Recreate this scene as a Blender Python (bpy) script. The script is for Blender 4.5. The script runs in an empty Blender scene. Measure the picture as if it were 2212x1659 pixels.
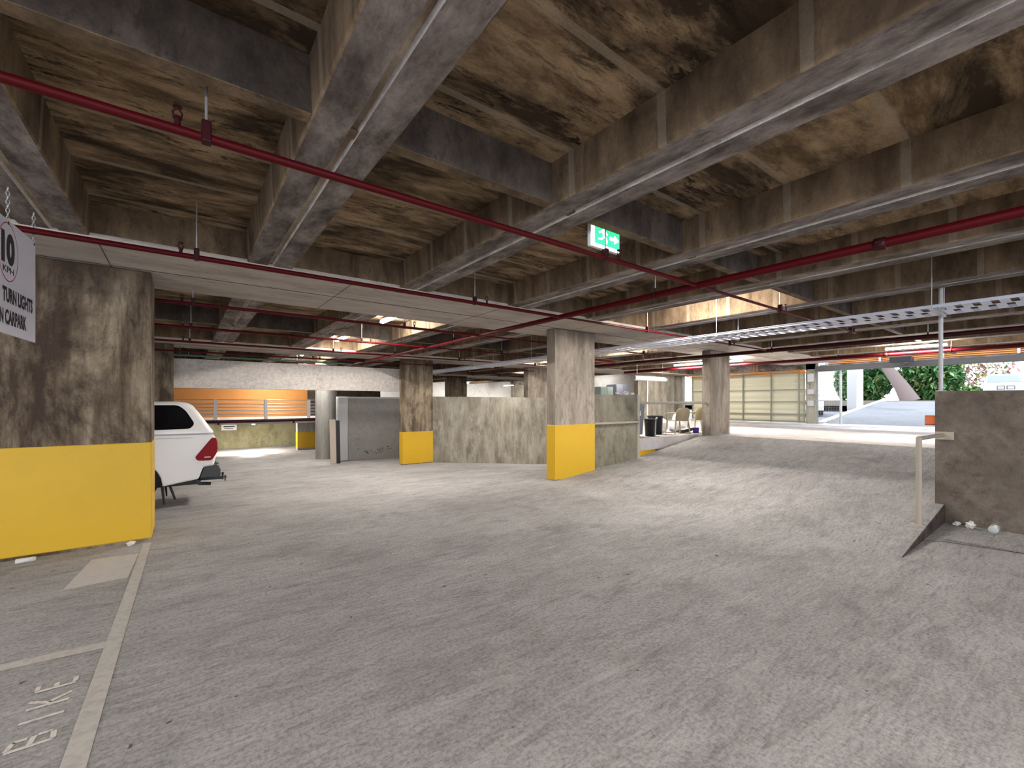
import bpy, bmesh, math, random
from mathutils import Vector, Matrix
random.seed(7)
S = bpy.context.scene
C = S.collection
H = 1.65                      # eye height
ZS = 3.23                     # beam soffit
ZT = 3.56                     # slab soffit

# ------------------------------------------------------------------ camera, world, exposure
cd = bpy.data.cameras.new('camera'); cam = bpy.data.objects.new('camera', cd); C.objects.link(cam)
cam.location = (0, 0, H); cam.rotation_euler = (math.pi/2, 0, -math.radians(37.0))
cd.sensor_width = 36; cd.lens = 36*938/2212; cd.shift_y = 40.5/2212; cd.clip_end = 300; cd.clip_start = .05
S.camera = cam
S.view_settings.view_transform = 'Standard'; S.view_settings.look = 'None'; S.view_settings.gamma = 1
S.view_settings.use_curve_mapping = False
S.view_settings.exposure = 1.6
W = bpy.data.worlds.new('sky'); S.world = W; W.use_nodes = True
bg = W.node_tree.nodes['Background']; bg.inputs[0].default_value = (.80, .87, 1.0, 1); bg.inputs[1].default_value = 1.45
LAMP = 135.0                   # radiance of the LED battens
S.cycles.max_bounces = 7; S.cycles.diffuse_bounces = 5; S.cycles.glossy_bounces = 2
S.cycles.transmission_bounces = 4; S.cycles.transparent_max_bounces = 6
S.cycles.sample_clamp_indirect = 6; S.cycles.caustics_reflective = False; S.cycles.caustics_refractive = False

sl = bpy.data.lights.new('sun', 'SUN'); sl.energy = .7; sl.angle = math.radians(3); sl.color = (1, .95, .88)
sun = bpy.data.objects.new('sun', sl); C.objects.link(sun); sun.location = (40, 20, 30)
sun.rotation_euler = (math.radians(38), 0, math.radians(150))

# ------------------------------------------------------------------ materials
def new_mat(name):
    m = bpy.data.materials.new(name); m.use_nodes = True
    nt = m.node_tree; return m, nt, nt.nodes['Principled BSDF']

def plain(name, col, rough=.5, metal=0., emit=0., coat=0., spec=None):
    m, nt, b = new_mat(name)
    b.inputs['Base Color'].default_value = (*col, 1); b.inputs['Roughness'].default_value = rough
    b.inputs['Metallic'].default_value = metal
    if emit:
        b.inputs['Emission Color'].default_value = (*col, 1); b.inputs['Emission Strength'].default_value = emit
    if coat: b.inputs['Coat Weight'].default_value = coat
    if spec is not None: b.inputs['Specular IOR Level'].default_value = spec
    return m

class NT:
    def __init__(s, nt):
        s.nt = nt; s.pos = nt.nodes.new('ShaderNodeNewGeometry').outputs['Position']
    def n(s, t, **kw):
        x = s.nt.nodes.new(t)
        for k, v in kw.items(): setattr(x, k, v)
        return x
    def scaled(s, v):
        x = s.n('ShaderNodeVectorMath', operation='MULTIPLY'); s.nt.links.new(s.pos, x.inputs[0]); x.inputs[1].default_value = v
        return x.outputs[0]
    def noise(s, v, scale, detail=5, rough=.6, dist=0.):
        x = s.n('ShaderNodeTexNoise'); s.nt.links.new(s.scaled(v), x.inputs['Vector'])
        x.inputs['Scale'].default_value = scale; x.inputs['Detail'].default_value = detail
        x.inputs['Roughness'].default_value = rough; x.inputs['Distortion'].default_value = dist
        return x.outputs['Fac']
    def ramp(s, fac, stops):
        x = s.n('ShaderNodeValToRGB'); s.nt.links.new(fac, x.inputs[0]); e = x.color_ramp.elements
        while len(e) < len(stops): e.new(.5)
        for el, (p, c) in zip(e, stops):
            el.position = p; el.color = (*c, 1) if len(c) == 3 else c
        return x.outputs[0]
    def mix(s, fac, a, b, mode='MIX'):
        x = s.n('ShaderNodeMix', data_type='RGBA', blend_type=mode)
        for sock, v in ((x.inputs[0], fac), (x.inputs[6], a), (x.inputs[7], b)):
            if isinstance(v, (int, float)): sock.default_value = v
            elif isinstance(v, tuple): sock.default_value = (*v, 1)
            else: s.nt.links.new(v, sock)
        return x.outputs[2]
    def math(s, op, a, b=None, c=None, clamp=False):
        x = s.n('ShaderNodeMath', operation=op, use_clamp=clamp)
        for i, v in enumerate((a, b, c)):
            if v is None: continue
            if isinstance(v, (int, float)): x.inputs[i].default_value = v
            else: s.nt.links.new(v, x.inputs[i])
        return x.outputs[0]
    def sep(s):
        x = s.n('ShaderNodeSeparateXYZ'); s.nt.links.new(s.pos, x.inputs[0]); return x.outputs
    def bump(s, b, h, strength=.3, dist=.01):
        x = s.n('ShaderNodeBump'); x.inputs['Strength'].default_value = strength; x.inputs['Distance'].default_value = dist
        s.nt.links.new(h, x.inputs['Height']); s.nt.links.new(x.outputs[0], b.inputs['Normal'])

G = lambda v: (v, v, v)
def concrete(name, light, dark, stain, stretch=(1, 1, 1), scale=2.5, st_stretch=None, st_scale=.9, st_lo=.5, st_hi=.68, st_amt=.85,
             speck=.25, bump=.25, rough=.9, strips=None, mould=.45, damp=None):
    """Cast concrete: cloudy tone from light to dark, stains, fine speckle, pock marks."""
    m, nt, b = new_mat(name); t = NT(nt)
    base = t.ramp(t.noise(stretch, scale, 6, .65), [(.37, dark), (.62, light)])
    st = t.noise(st_stretch or stretch, st_scale, 7, .72, .4)
    fac = t.math('MULTIPLY', t.ramp(st, [(st_lo, G(0)), (st_hi, G(1))]), st_amt)
    col = t.mix(fac, base, stain)
    mf = t.math('MULTIPLY', t.ramp(t.noise(stretch, 7.5, 8, .8, .6), [(.52, G(0)), (.60, G(1))]), t.ramp(t.noise(st_stretch or stretch, .8, 3, .55), [(.40, G(0)), (.55, G(1))]))
    col = t.mix(t.math('MULTIPLY', mf, mould), col, tuple(v*.7 for v in stain))
    if damp:                                              # dark water staining under the band beams
        zz = t.math('ADD', t.sep()[2], t.math('MULTIPLY', t.noise((3, 3, .5), 1.6, 5, .6), 1.1))
        col = t.mix(t.math('MULTIPLY', t.math('SMOOTH_MIN', t.math('MULTIPLY_ADD', zz, 2.2, -7.35, clamp=True), 1, .1), damp), col, tuple(v*.8 for v in stain))
    if strips:                                            # paler cement strips at the formwork joints, every .78 m along y
        y = t.sep()[1]
        f = t.math('ABSOLUTE', t.math('SUBTRACT', t.math('FRACT', t.math('DIVIDE', t.math('ADD', y, 50 - strips[0]), strips[1])), .5))
        f = t.math('MULTIPLY', t.math('LESS_THAN', f, strips[2]/strips[1]/2), strips[4])
        col = t.mix(f, col, strips[3])
    fine = t.noise((1, 1, 1), 55, 4, .7)
    col = t.mix(speck, col, t.ramp(fine, [(.3, G(.25)), (.6, G(1))]), 'MULTIPLY')
    nt.links.new(col, b.inputs['Base Color']); b.inputs['Roughness'].default_value = rough
    b.inputs['Specular IOR Level'].default_value = .25
    t.bump(b, fine, bump, .012)
    return m

M = {}
M['slab'] = concrete('stained_slab_concrete', (.40, .285, .172), (.13, .084, .044), (.024, .014, .007), (.5, 1.7, 1.7), 3.2, (.6, 1.5, 1.5), 1.25, .45, .60, .92, mould=1.0,
                     strips=(.49, .78, .055, (.34, .28, .21), .5))
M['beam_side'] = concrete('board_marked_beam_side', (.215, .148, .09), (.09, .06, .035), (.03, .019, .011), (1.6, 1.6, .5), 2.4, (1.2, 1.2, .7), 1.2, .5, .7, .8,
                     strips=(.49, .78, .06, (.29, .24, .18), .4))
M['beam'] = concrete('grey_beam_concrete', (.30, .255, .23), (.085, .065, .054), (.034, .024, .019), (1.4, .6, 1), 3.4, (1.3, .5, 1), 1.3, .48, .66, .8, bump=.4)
M['joint_edge'] = concrete('pale_joint_edge', (.62, .59, .56), (.36, .33, .31), (.20, .17, .15), (1, .5, 1), 6, None, 2, .5, .7, .6)
M['rib'] = concrete('dark_rib_concrete', (.10, .078, .063), (.046, .036, .03), (.018, .013, .01), (1.5, 1.5, .8), 3, None, 1.3, .5, .7, .8)
M['groove'] = concrete('joint_mortar', (.44, .37, .30), (.24, .18, .13), (.10, .07, .05), (1, .4, 1), 5, None, 1.5, .5, .65, .8)
M['band'] = concrete('pale_band_beam_concrete', (.50, .45, .40), (.37, .33, .29), (.23, .19, .16), (.35, 1.4, 1.4), 2.2, (.5, 1.2, 1), 1.2, .56, .75, .5, speck=.2)
M['pillar'] = concrete('stained_pillar_concrete', (.37, .295, .205), (.13, .095, .06), (.042, .026, .018), (2.6, 2.6, .3), 2.4, (1.1, 1.1, .6), 1.1, .44, .62, .9, bump=.35, damp=.75)
M['pillar_pale'] = concrete('pale_pillar_concrete', (.40, .345, .28), (.25, .205, .16), (.12, .09, .068), (1.8, 1.8, .4), 2.0, (1.2, 1.2, .7), 1.4, .5, .68, .7, damp=.8)
M['wall'] = concrete('grimy_wall_concrete', (.37, .34, .28), (.215, .19, .145), (.10, .083, .06), (1.5, 1.5, .42), 2.0, (1.3, 1.3, .7), 1.3, .5, .7, .75)
M['wall_brown'] = concrete('brown_wall_concrete', (.19, .158, .128), (.105, .084, .068), (.055, .040, .031), (1, 1, 1), 2.0, (1, 1, 1), 1.2, .5, .7, .7, bump=.4)
M['wall_mid'] = concrete('olive_wall_concrete', (.27, .245, .185), (.17, .15, .105), (.09, .075, .05), (1.4, 1.4, .7), 2.2, None, 1.2, .5, .7, .7)
M['wall_green'] = concrete('mouldy_wall_concrete', (.40, .37, .22), (.25, .22, .12), (.10, .09, .05), (1, 1, .7), 1.4, None, .8, .5, .68, .7)
M['roughcast'] = concrete('roughcast_render', (.70, .65, .60), (.54, .49, .445), (.40, .355, .31), (1, 1, 1), 11, None, 3, .55, .8, .5, speck=.4, bump=1.0)
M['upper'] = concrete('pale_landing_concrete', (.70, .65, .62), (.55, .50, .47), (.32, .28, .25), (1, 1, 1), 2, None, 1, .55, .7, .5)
M['white_wall'] = concrete('whitewashed_wall', (.84, .82, .80), (.76, .74, .72), (.5, .47, .45), (1, 1, .5), 1.2, None, 1, .6, .8, .4, speck=.08)
M['grey_paint'] = concrete('grey_painted_panel', (.30, .29, .275), (.26, .25, .24), (.2, .19, .18), (1, 1, 1), 1.5, None, 2, .6, .8, .3, speck=.08, bump=.05, rough=.6)
M['grey_column'] = concrete('grey_round_column', (.40, .39, .36), (.30, .29, .27), (.2, .19, .17), (3, 3, .3), 2, None, 1.4, .55, .75, .5, bump=.1)

def floor_mat():
    m, nt, b = new_mat('broomed_floor_concrete'); t = NT(nt)
    x, y, z = t.sep()
    big = t.ramp(t.noise((1, 1, 1), .6, 6, .62, .4), [(.34, (.345, .322, .312)), (.5, (.40, .38, .368)), (.66, (.45, .433, .418))])
    mid = t.ramp(t.noise((.75, 1.9, 1), 1.7, 8, .72, 1.0), [(.28, G(.66)), (.5, G(1)), (.74, G(1.16))])
    col = t.mix(.85, big, mid, 'MULTIPLY')
    # brush strokes swept by the broom, bent by a slow warp
    br = t.noise((.8, 4.2, 1), 5.5, 6, .7, 1.6)
    col = t.mix(.6, col, t.ramp(br, [(.30, G(.50)), (.5, G(1)), (.70, G(1.25))]), 'MULTIPLY')
    w = t.n('ShaderNodeTexWave', wave_type='RINGS', rings_direction='Z'); nt.links.new(t.scaled((1, 1, 0)), w.inputs['Vector'])
    w.inputs['Scale'].default_value = 7.5; w.inputs['Distortion'].default_value = 26; w.inputs['Detail'].default_value = 4
    w.inputs['Detail Scale'].default_value = .35; w.inputs['Detail Roughness'].default_value = .6
    zone = t.math('MULTIPLY', t.ramp(t.noise((1, 1, 1), .7, 4, .55), [(.40, G(0)), (.58, G(1))]), t.math('MULTIPLY_ADD', x, .5, -.3, clamp=True))
    col = t.mix(t.math('MULTIPLY', zone, .20), col, t.ramp(w.outputs['Fac'], [(.1, G(.4)), (.5, G(1.1))]), 'MULTIPLY')
    fine = t.noise((1, 1, 1), 42, 7, .8)
    col = t.mix(.65, col, t.ramp(fine, [(.34, G(.30)), (.55, G(1.14))]), 'MULTIPLY')
    # pale drag marks, dark drag marks, spots, oil
    sc = t.noise((.45, 3.0, 1), 1.3, 5, .6, 1.4)
    col = t.mix(t.math('MULTIPLY', t.ramp(sc, [(.59, G(0)), (.62, G(1)), (.68, G(0))]), .38), col, (.50, .475, .45))
    sd = t.noise((.6, 3.4, 1), 1.9, 6, .7, 1.2)
    col = t.mix(t.math('MULTIPLY', t.ramp(sd, [(.60, G(0)), (.66, G(1)), (.72, G(0))]), .40), col, (.15, .13, .118))
    sp = t.noise((1, 1, 1), 11, 2, .5)
    col = t.mix(t.math('MULTIPLY', t.ramp(sp, [(.73, G(0)), (.76, G(1))]), .8), col, (.06, .05, .045))
    oil = t.noise((1, 1, 1), 1.3, 5, .65, .5)
    col = t.mix(t.math('MULTIPLY', t.ramp(oil, [(.58, G(0)), (.72, G(1))]), .42), col, (.16, .14, .13))
    nt.links.new(col, b.inputs['Base Color']); b.inputs['Roughness'].default_value = .85; b.inputs['Specular IOR Level'].default_value = .25
    h = t.math('ADD', fine, t.math('ADD', t.math('MULTIPLY', br, .9), t.math('MULTIPLY', t.math('MULTIPLY', w.outputs['Fac'], zone), .35)))
    t.bump(b, h, .8, .018)
    return m
M['floor'] = floor_mat()

def worn(name, col, worn_col, lo=.62, hi=.72, rough=.5, scale=9):
    m, nt, b = new_mat(name); t = NT(nt)
    c = t.mix(t.ramp(t.noise((1, 1, 1), scale, 5, .7), [(lo, G(0)), (hi, G(1))]), col, worn_col)
    c = t.mix(.3, c, t.ramp(t.noise((1, 1, 1), 1.4, 4, .6), [(.3, G(.78)), (.6, G(1))]), 'MULTIPLY')
    nt.links.new(c, b.inputs['Base Color']); b.inputs['Roughness'].default_value = rough
    return m
M['yellow'] = worn('yellow_safety_paint', (.60, .36, .006), (.33, .19, .02), .66, .76, .5)
M['red'] = plain('red_pipe_paint', (.065, .0008, .003), .5, spec=.15)
M['red_dark'] = plain('dark_red_fitting', (.03, .0015, .003), .5, spec=.2)
M['steel'] = plain('zinc_steel', (.42, .42, .43), .42, .8)
M['dark_steel'] = plain('dark_steel', (.07, .065, .06), .5, .6)
M['galv'] = plain('galvanised_tray', (.52, .54, .64), .42, .4)
M['grey_metal'] = plain('grey_painted_metal', (.45, .45, .45), .5, .2)
M['white_pipe'] = worn('white_rail_paint', (.36, .31, .245), (.36, .29, .22), .6, .7, .55, 20)
M['white'] = plain('white_enamel', (.78, .77, .76), .45)
M['sign_white'] = plain('white_sign_board', (.63, .62, .71), .45)
M['black'] = plain('black_plastic', (.012, .012, .014), .5)
M['ink'] = plain('black_sign_ink', (.015, .012, .014), .6)
M['sign_red'] = plain('red_sign_ring', (.40, .02, .03), .5)
M['car_white'] = plain('white_car_paint', (.80, .775, .745), .28, 0, 0, .6)
M['glass_dark'] = plain('tinted_glass', (.004, .004, .005), .12, spec=.3)
M['glass_sky'] = plain('sky_toned_windscreen', (.16, .20, .22), .1)  # sky reflection put into the pale base colour
M['rubber'] = plain('tyre_rubber', (.015, .014, .013), .8)
M['bumper'] = plain('dark_grey_bumper', (.035, .036, .038), .45)
M['lamp_red'] = plain('red_tail_lens', (.24, .0015, .006), .35, spec=.15)
M['lamp_clear'] = plain('clear_lens', (.55, .5, .5), .2)
M['led'] = plain('lit_led_diffuser', (1.0, .96, .90), .5, 0, LAMP)
M['exit_green'] = plain('lit_green_exit_panel', (.03, .62, .22), .5, 0, .62)
M['exit_white'] = plain('lit_white_pictogram', (.92, 1.0, .96), .5, 0, 1.0)
M['orange'] = plain('orange_panel', (.48, .20, .045), .6)
M['orange_dark'] = plain('orange_slat', (.60, .24, .05), .6)
M['cream'] = plain('cream_sheet_metal', (.56, .54, .40), .45)
M['cream_post'] = plain('cream_gate_tube', (.22, .22, .17), .45)
M['chair'] = plain('beige_plastic', (.36, .30, .18), .45)
M['bin_grey'] = plain('grey_bin_plastic', (.16, .165, .18), .5)
M['purple'] = plain('purple_plastic', (.09, .025, .30), .45)
M['bag_white'] = plain('white_bag_film', (.80, .80, .82), .4)
M['board'] = plain('beige_board', (.50, .42, .34), .6)
M['paper'] = plain('crumpled_paper', (.62, .58, .54), .8)
M['green_pipe'] = plain('green_pipe_paint', (.05, .17, .09), .5)
M['line_paint'] = worn('worn_white_line_paint', (.45, .425, .385), (.37, .345, .315), .45, .62, .8, 16)
M['text_paint'] = worn('white_stencil_paint', (.62, .58, .52), (.40, .36, .32), .52, .62, .8, 40)
M['patch_paint'] = worn('pale_floor_patch', (.47, .44, .41), (.42, .39, .36), .5, .66, .85, 14)
M['kerb'] = concrete('shaded_edge_and_joint', (.085, .065, .055), (.035, .028, .025), (.012, .01, .009), (1, 1, 1), 8, None, 3, .5, .65, .8)  # dark concrete with the ramp side's shade in its colour; also the floor joint
M['drive'] = concrete('pale_driveway_concrete', (.20, .21, .225), (.175, .185, .195), (.14, .145, .15), (1, 1, 1), 1, None, .8, .6, .8, .4, speck=.1)
M['stain'] = plain('damp_stain', (.13, .12, .085), .5)
M['bark'] = plain('pinkish_bark', (.20, .15, .135), .9)
M['leaf'] = plain('green_leaf', (.07, .20, .06), .6)
M['leaf_pale'] = plain('pale_leaf', (.24, .30, .11), .6)
M['leaf_pink'] = plain('pinkish_leaf', (.30, .16, .13), .6)
M['soil'] = plain('dry_soil', (.20, .17, .13), .9)

def clear_mat(name, col, a):
    m, nt, b = new_mat(name); b.inputs['Base Color'].default_value = (*col, 1); b.inputs['Roughness'].default_value = .12
    b.inputs['Alpha'].default_value = a; b.inputs['Specular IOR Level'].default_value = .6
    return m
M['clear'] = clear_mat('clear_bottle_plastic', (.75, .82, .82), .35)

# ------------------------------------------------------------------ mesh helpers
class MB:
    def __init__(s): s.v = []; s.f = []; s.mi = []; s.sm = []
    def add(s, vs, fs, mi=0, smooth=False):
        o = len(s.v); s.v += [tuple(v) for v in vs]; s.f += [tuple(i+o for i in f) for f in fs]
        s.mi += ([mi]*len(fs) if isinstance(mi, int) else list(mi)); s.sm += [smooth]*len(fs); return s
    def box(s, lo, hi, mi=0):
        x0, y0, z0 = lo; x1, y1, z1 = hi
        return s.add([(x0,y0,z0),(x1,y0,z0),(x1,y1,z0),(x0,y1,z0),(x0,y0,z1),(x1,y0,z1),(x1,y1,z1),(x0,y1,z1)],
                     [(0,3,2,1),(4,5,6,7),(0,1,5,4),(1,2,6,5),(2,3,7,6),(3,0,4,7)], mi)
    def bar(s, a, b, w, h, mi=0, up=(0, 0, 1)):
        a = Vector(a); b = Vector(b); d = (b-a).normalized(); u = Vector(up)
        if abs(d.dot(u)) > .98: u = Vector((1, 0, 0))
        sx = d.cross(u).normalized(); sz = sx.cross(d); vs = []
        for p in (a, b):
            for i, j in ((-1,-1),(1,-1),(1,1),(-1,1)): vs.append(p + sx*i*w/2 + sz*j*h/2)
        return s.add(vs, [(0,1,2,3),(7,6,5,4),(0,4,5,1),(1,5,6,2),(2,6,7,3),(3,7,4,0)], mi)
    def tube(s, pts, r, seg=12, mi=0, caps=True):
        pts = [Vector(p) for p in pts]; n = len(pts); rs = r if isinstance(r, (list, tuple)) else [r]*n
        d0 = (pts[1]-pts[0]).normalized(); u = d0.orthogonal().normalized(); vs = []
        for k, p in enumerate(pts):
            if k == 0: d = pts[1]-pts[0]
            elif k == n-1: d = pts[-1]-pts[-2]
            else: d = (pts[k+1]-p).normalized() + (p-pts[k-1]).normalized()
            d = d.normalized(); u = (u - d*u.dot(d)).normalized(); w = d.cross(u)
            for i in range(seg):
                a = 2*math.pi*i/seg; vs.append(p + (u*math.cos(a) + w*math.sin(a))*rs[k])
        fs = [(k*seg+i, k*seg+(i+1) % seg, (k+1)*seg+(i+1) % seg, (k+1)*seg+i) for k in range(n-1) for i in range(seg)]
        s.add(vs, fs, mi, True)
        if caps: s.add(vs[:seg], [tuple(range(seg))[::-1]], mi); s.add(vs[-seg:], [tuple(range(seg))], mi)
        return s
    def lathe(s, prof, c, seg=24, mi=0, axis='z'):
        """prof: (radius, height) list turned about a vertical (or y) axis through c."""
        vs = []
        for r, h in prof:
            for i in range(seg):
                a = 2*math.pi*i/seg; x, y = r*math.cos(a), r*math.sin(a)
                vs.append((c[0]+x, c[1]+y, c[2]+h) if axis == 'z' else (c[0]+x, c[1]+h, c[2]+y) if axis == 'y' else (c[0]+h, c[1]+x, c[2]+y))
        fs = [(k*seg+i, k*seg+(i+1) % seg, (k+1)*seg+(i+1) % seg, (k+1)*seg+i) for k in range(len(prof)-1) for i in range(seg)]
        return s.add(vs, fs, mi, True)
    def prism(s, poly, vec, mi=0):
        """poly: 3-D polygon, pushed along vec."""
        n = len(poly); vec = Vector(vec); a = [Vector(p) for p in poly]; b = [p+vec for p in a]
        return s.add(a+b, [tuple(range(n))[::-1], tuple(range(n, 2*n))] + [(i, (i+1) % n, n+(i+1) % n, n+i) for i in range(n)], mi)
    def loft(s, secs, mi=0, smooth=True, closed=True, caps=True):
        n = len(secs[0]); vs = [p for sec in secs for p in sec]; m = n if closed else n-1
        s.add(vs, [(k*n+i, k*n+(i+1) % n, (k+1)*n+(i+1) % n, (k+1)*n+i) for k in range(len(secs)-1) for i in range(m)], mi, smooth)
        if caps and closed: s.add(secs[0], [tuple(range(n))[::-1]], mi); s.add(secs[-1], [tuple(range(n))], mi)
        return s
    def ball(s, c, r, seg=10, mi=0, sq=(1, 1, 1), jit=0.):
        vs = []; rg = seg//2+1
        for k in range(rg+1):
            ph = math.pi*k/rg
            for i in range(seg):
                a = 2*math.pi*i/seg; q = r*(1+random.uniform(-jit, jit))
                vs.append((c[0]+q*sq[0]*math.sin(ph)*math.cos(a), c[1]+q*sq[1]*math.sin(ph)*math.sin(a), c[2]+q*sq[2]*math.cos(ph)))
        return s.add(vs, [(k*seg+i, (k+1)*seg+i, (k+1)*seg+(i+1) % seg, k*seg+(i+1) % seg) for k in range(rg) for i in range(seg)], mi, jit == 0)

def obj(name, mb, mats, parent=None, bevel=0., recalc=True, weld=False):
    """Link what mb collected (world coordinates) as one mesh object; its origin is its base, or its thing's."""
    if isinstance(mats, str): mats = [mats]
    me = bpy.data.meshes.new(name)
    if parent is not None:
        org = Vector(parent['_org'])
    else:
        xs, ys, zs = zip(*mb.v); org = Vector(((min(xs)+max(xs))/2, (min(ys)+max(ys))/2, min(zs)))
    me.from_pydata([tuple(Vector(v)-org) for v in mb.v], [], mb.f)
    for k in mats: me.materials.append(M[k])
    for p, i, q in zip(me.polygons, mb.mi, mb.sm): p.material_index = i; p.use_smooth = q
    if recalc or weld:
        b = bmesh.new(); b.from_mesh(me)
        if weld: bmesh.ops.remove_doubles(b, verts=b.verts, dist=1e-4)
        if recalc: bmesh.ops.recalc_face_normals(b, faces=b.faces)
        b.to_mesh(me); b.free()
    o = bpy.data.objects.new(name, me); C.objects.link(o)
    if parent is not None: o.parent = parent
    else: o.location = org
    o['_org'] = tuple(org)
    if bevel:
        mo = o.modifiers.new('edge', 'BEVEL'); mo.width = bevel; mo.segments = 2; mo.limit_method = 'ANGLE'; mo.angle_limit = .6
    return o
def tag(o, label, cat, group=None, kind=None):
    o['label'] = label; o['category'] = cat
    if group: o['group'] = group
    if kind: o['kind'] = kind
    return o
def thing(name, label, cat, loc, group=None, kind=None):
    o = bpy.data.objects.new(name, None); C.objects.link(o); o.location = loc; o.empty_display_size = .2; o['_org'] = tuple(loc)
    return tag(o, label, cat, group, kind)
def structure(name, mb, mats, label, cat, **kw):
    return tag(obj(name, mb, mats, **kw), label, cat, None, 'structure')
def dup(o, loc, label=None, parent=None):
    """A copy of a thing with copies of its parts and sub-parts."""
    c = o.copy(); C.objects.link(c)
    if parent is not None: c.parent = parent
    else: c.location = loc; c['_org'] = tuple(loc)
    if label: c['label'] = label
    for ch in [k for k in C.objects if k.parent == o]: dup(ch, None, None, c)
    return c
ORD = ['first', 'second', 'third', 'fourth', 'fifth', 'sixth', 'seventh', 'eighth', 'ninth', 'tenth', 'eleventh', 'twelfth', 'thirteenth', 'fourteenth', 'fifteenth', 'sixteenth', 'seventeenth']

# ------------------------------------------------------------------ floor levels
RAMP0, RAMPS, RAMP1 = 6.1, .107, 12.6
UP = RAMPS*(RAMP1-RAMP0)
def interp(x, pts):
    for (a, p), (b, q) in zip(pts, pts[1:]):
        if x <= b: return p+(q-p)*max(0, x-a)/(b-a)
    return pts[-1][1]
RAMP_FAR = [(6.1, 0), (7.4, .125), (8.4, .19), (9.37, .262), (10.1, .345), (11.3, .51), (12.6, UP)]
def ramp_z(x, y=1.2):
    """The ramp is straight along its open side and hollow along the pillars."""
    a = min(max(0, RAMPS*(x-RAMP0)), UP); u = max(0, min(1, (y-1.2)/5.8))
    return a*(1-u) + interp(x, RAMP_FAR)*u
def low_z(x, y):
    """The lower deck: falls away behind the first row of pillars, then along x as well."""
    z = -min(.57, max(0, .073*(y-6.9)))
    return z - .095*max(0, min(x, 20)-7.3)*max(0, min(1, (y-7.3)/5))
XS = [-9, -6, -3, 0, 2, 4, 5, 6, 7, 7.3, 8, 9, 10, 11, 12, 13, 14, 16, 18, 20, 24, 29]
YS = [-9, -5, -2, 0, 2, 4, 6, 6.9, 7.3, 8, 9, 10, 11, 12.3, 13, 14, 14.7, 16, 19, 24, 32]
f = MB(); nx = len(XS)
f.add([(x, y, low_z(x, y)) for y in YS for x in XS],
      [(j*nx+i, j*nx+i+1, (j+1)*nx+i+1, (j+1)*nx+i) for j in range(len(YS)-1) for i in range(nx-1)])
structure('floor', f, 'floor', 'grey broomed concrete car park floor falling away behind the pillars', 'floor', recalc=False)
r = MB()
y0, y1 = 1.2, 7.0
rx = [RAMP0+i*.25 for i in range(27)]; rx[-1] = RAMP1; ry = [y0+(y1-y0)*i/12 for i in range(13)]; n = len(rx)
r.add([(x, y, ramp_z(x, y)+.001) for y in ry for x in rx], [(j*n+i, j*n+i+1, (j+1)*n+i+1, (j+1)*n+i) for j in range(12) for i in range(n-1)], 0, True)
for y in (y0, y1): r.add([(x, y, z) for x in rx for z in (-.35 if y == y1 else -.02, ramp_z(x, y)+.001)], [(2*i, 2*i+2, 2*i+3, 2*i+1) for i in range(n-1)])
structure('ramp_floor', r, 'floor', 'grey concrete ramp rising to the bright car park exit', 'ramp')
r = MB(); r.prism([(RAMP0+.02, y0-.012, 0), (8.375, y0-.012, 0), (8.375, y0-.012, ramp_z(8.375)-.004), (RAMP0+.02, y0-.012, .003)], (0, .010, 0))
structure('trim_1', r, 'kerb', 'dark triangular side of the concrete ramp below the handrail, shade in its colour', 'kerb')
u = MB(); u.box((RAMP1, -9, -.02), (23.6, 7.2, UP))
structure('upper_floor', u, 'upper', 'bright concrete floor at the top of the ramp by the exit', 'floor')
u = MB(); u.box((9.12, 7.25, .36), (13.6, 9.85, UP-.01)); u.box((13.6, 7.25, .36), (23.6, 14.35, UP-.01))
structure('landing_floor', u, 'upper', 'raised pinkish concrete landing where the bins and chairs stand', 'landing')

# ------------------------------------------------------------------ ceiling: slab, grooved beams, cross ribs, band beams
c = MB(); c.box((-9.2, -9.2, ZT), (20.2, 31.3, ZT+.3)); c.box((20.2, 7.6, ZT), (23.9, 31.3, ZT+.3))
structure('ceiling', c, 'slab', 'brown stained concrete ceiling slab above the beams', 'ceiling')
BX = [-8.3, -6.45, -4.6, -2.75, -.95, .79, 2.58, 4.43, 6.25, 8.08, 9.9, 11.72, 13.55, 15.38, 17.2, 19.03]
def beam(xc, name, label):
    w, g, gd = .23, .017, .022
    y0, y1 = -9.2, 31.3
    sec = [(-w-.015, ZT+.02), (-w, ZS+.01), (-w+.01, ZS), (-g-.012, ZS), (-g, ZS+gd), (g, ZS+gd), (g+.012, ZS), (w-.01, ZS), (w, ZS+.01), (w+.015, ZT+.02)]
    m = MB(); n = len(sec)
    vs = [(xc+a, y, z) for y in (y0, y1) for a, z in sec]
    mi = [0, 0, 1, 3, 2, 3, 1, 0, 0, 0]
    m.add(vs, [(i, (i+1) % n, n+(i+1) % n, n+i) for i in range(n)], mi)
    m.add(vs[:n], [tuple(range(n))], 0); m.add(vs[n:], [tuple(range(n))], 0)
    return structure(name, m, ['beam_side', 'beam', 'groove', 'joint_edge'], label, 'ceiling beam')
for i, x in enumerate(BX):
    lab = ('grooved concrete ceiling beam directly above the hanging speed sign' if i == 4 else
           f'{ORD[i-5]} grooved concrete ceiling beam past the hanging speed sign towards the exit' if i > 4 else
           f'grooved concrete ceiling beam out of view, {ORD[3-i]} before the one over the speed sign')
    beam(x, 'ceiling_beam', lab)
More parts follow.
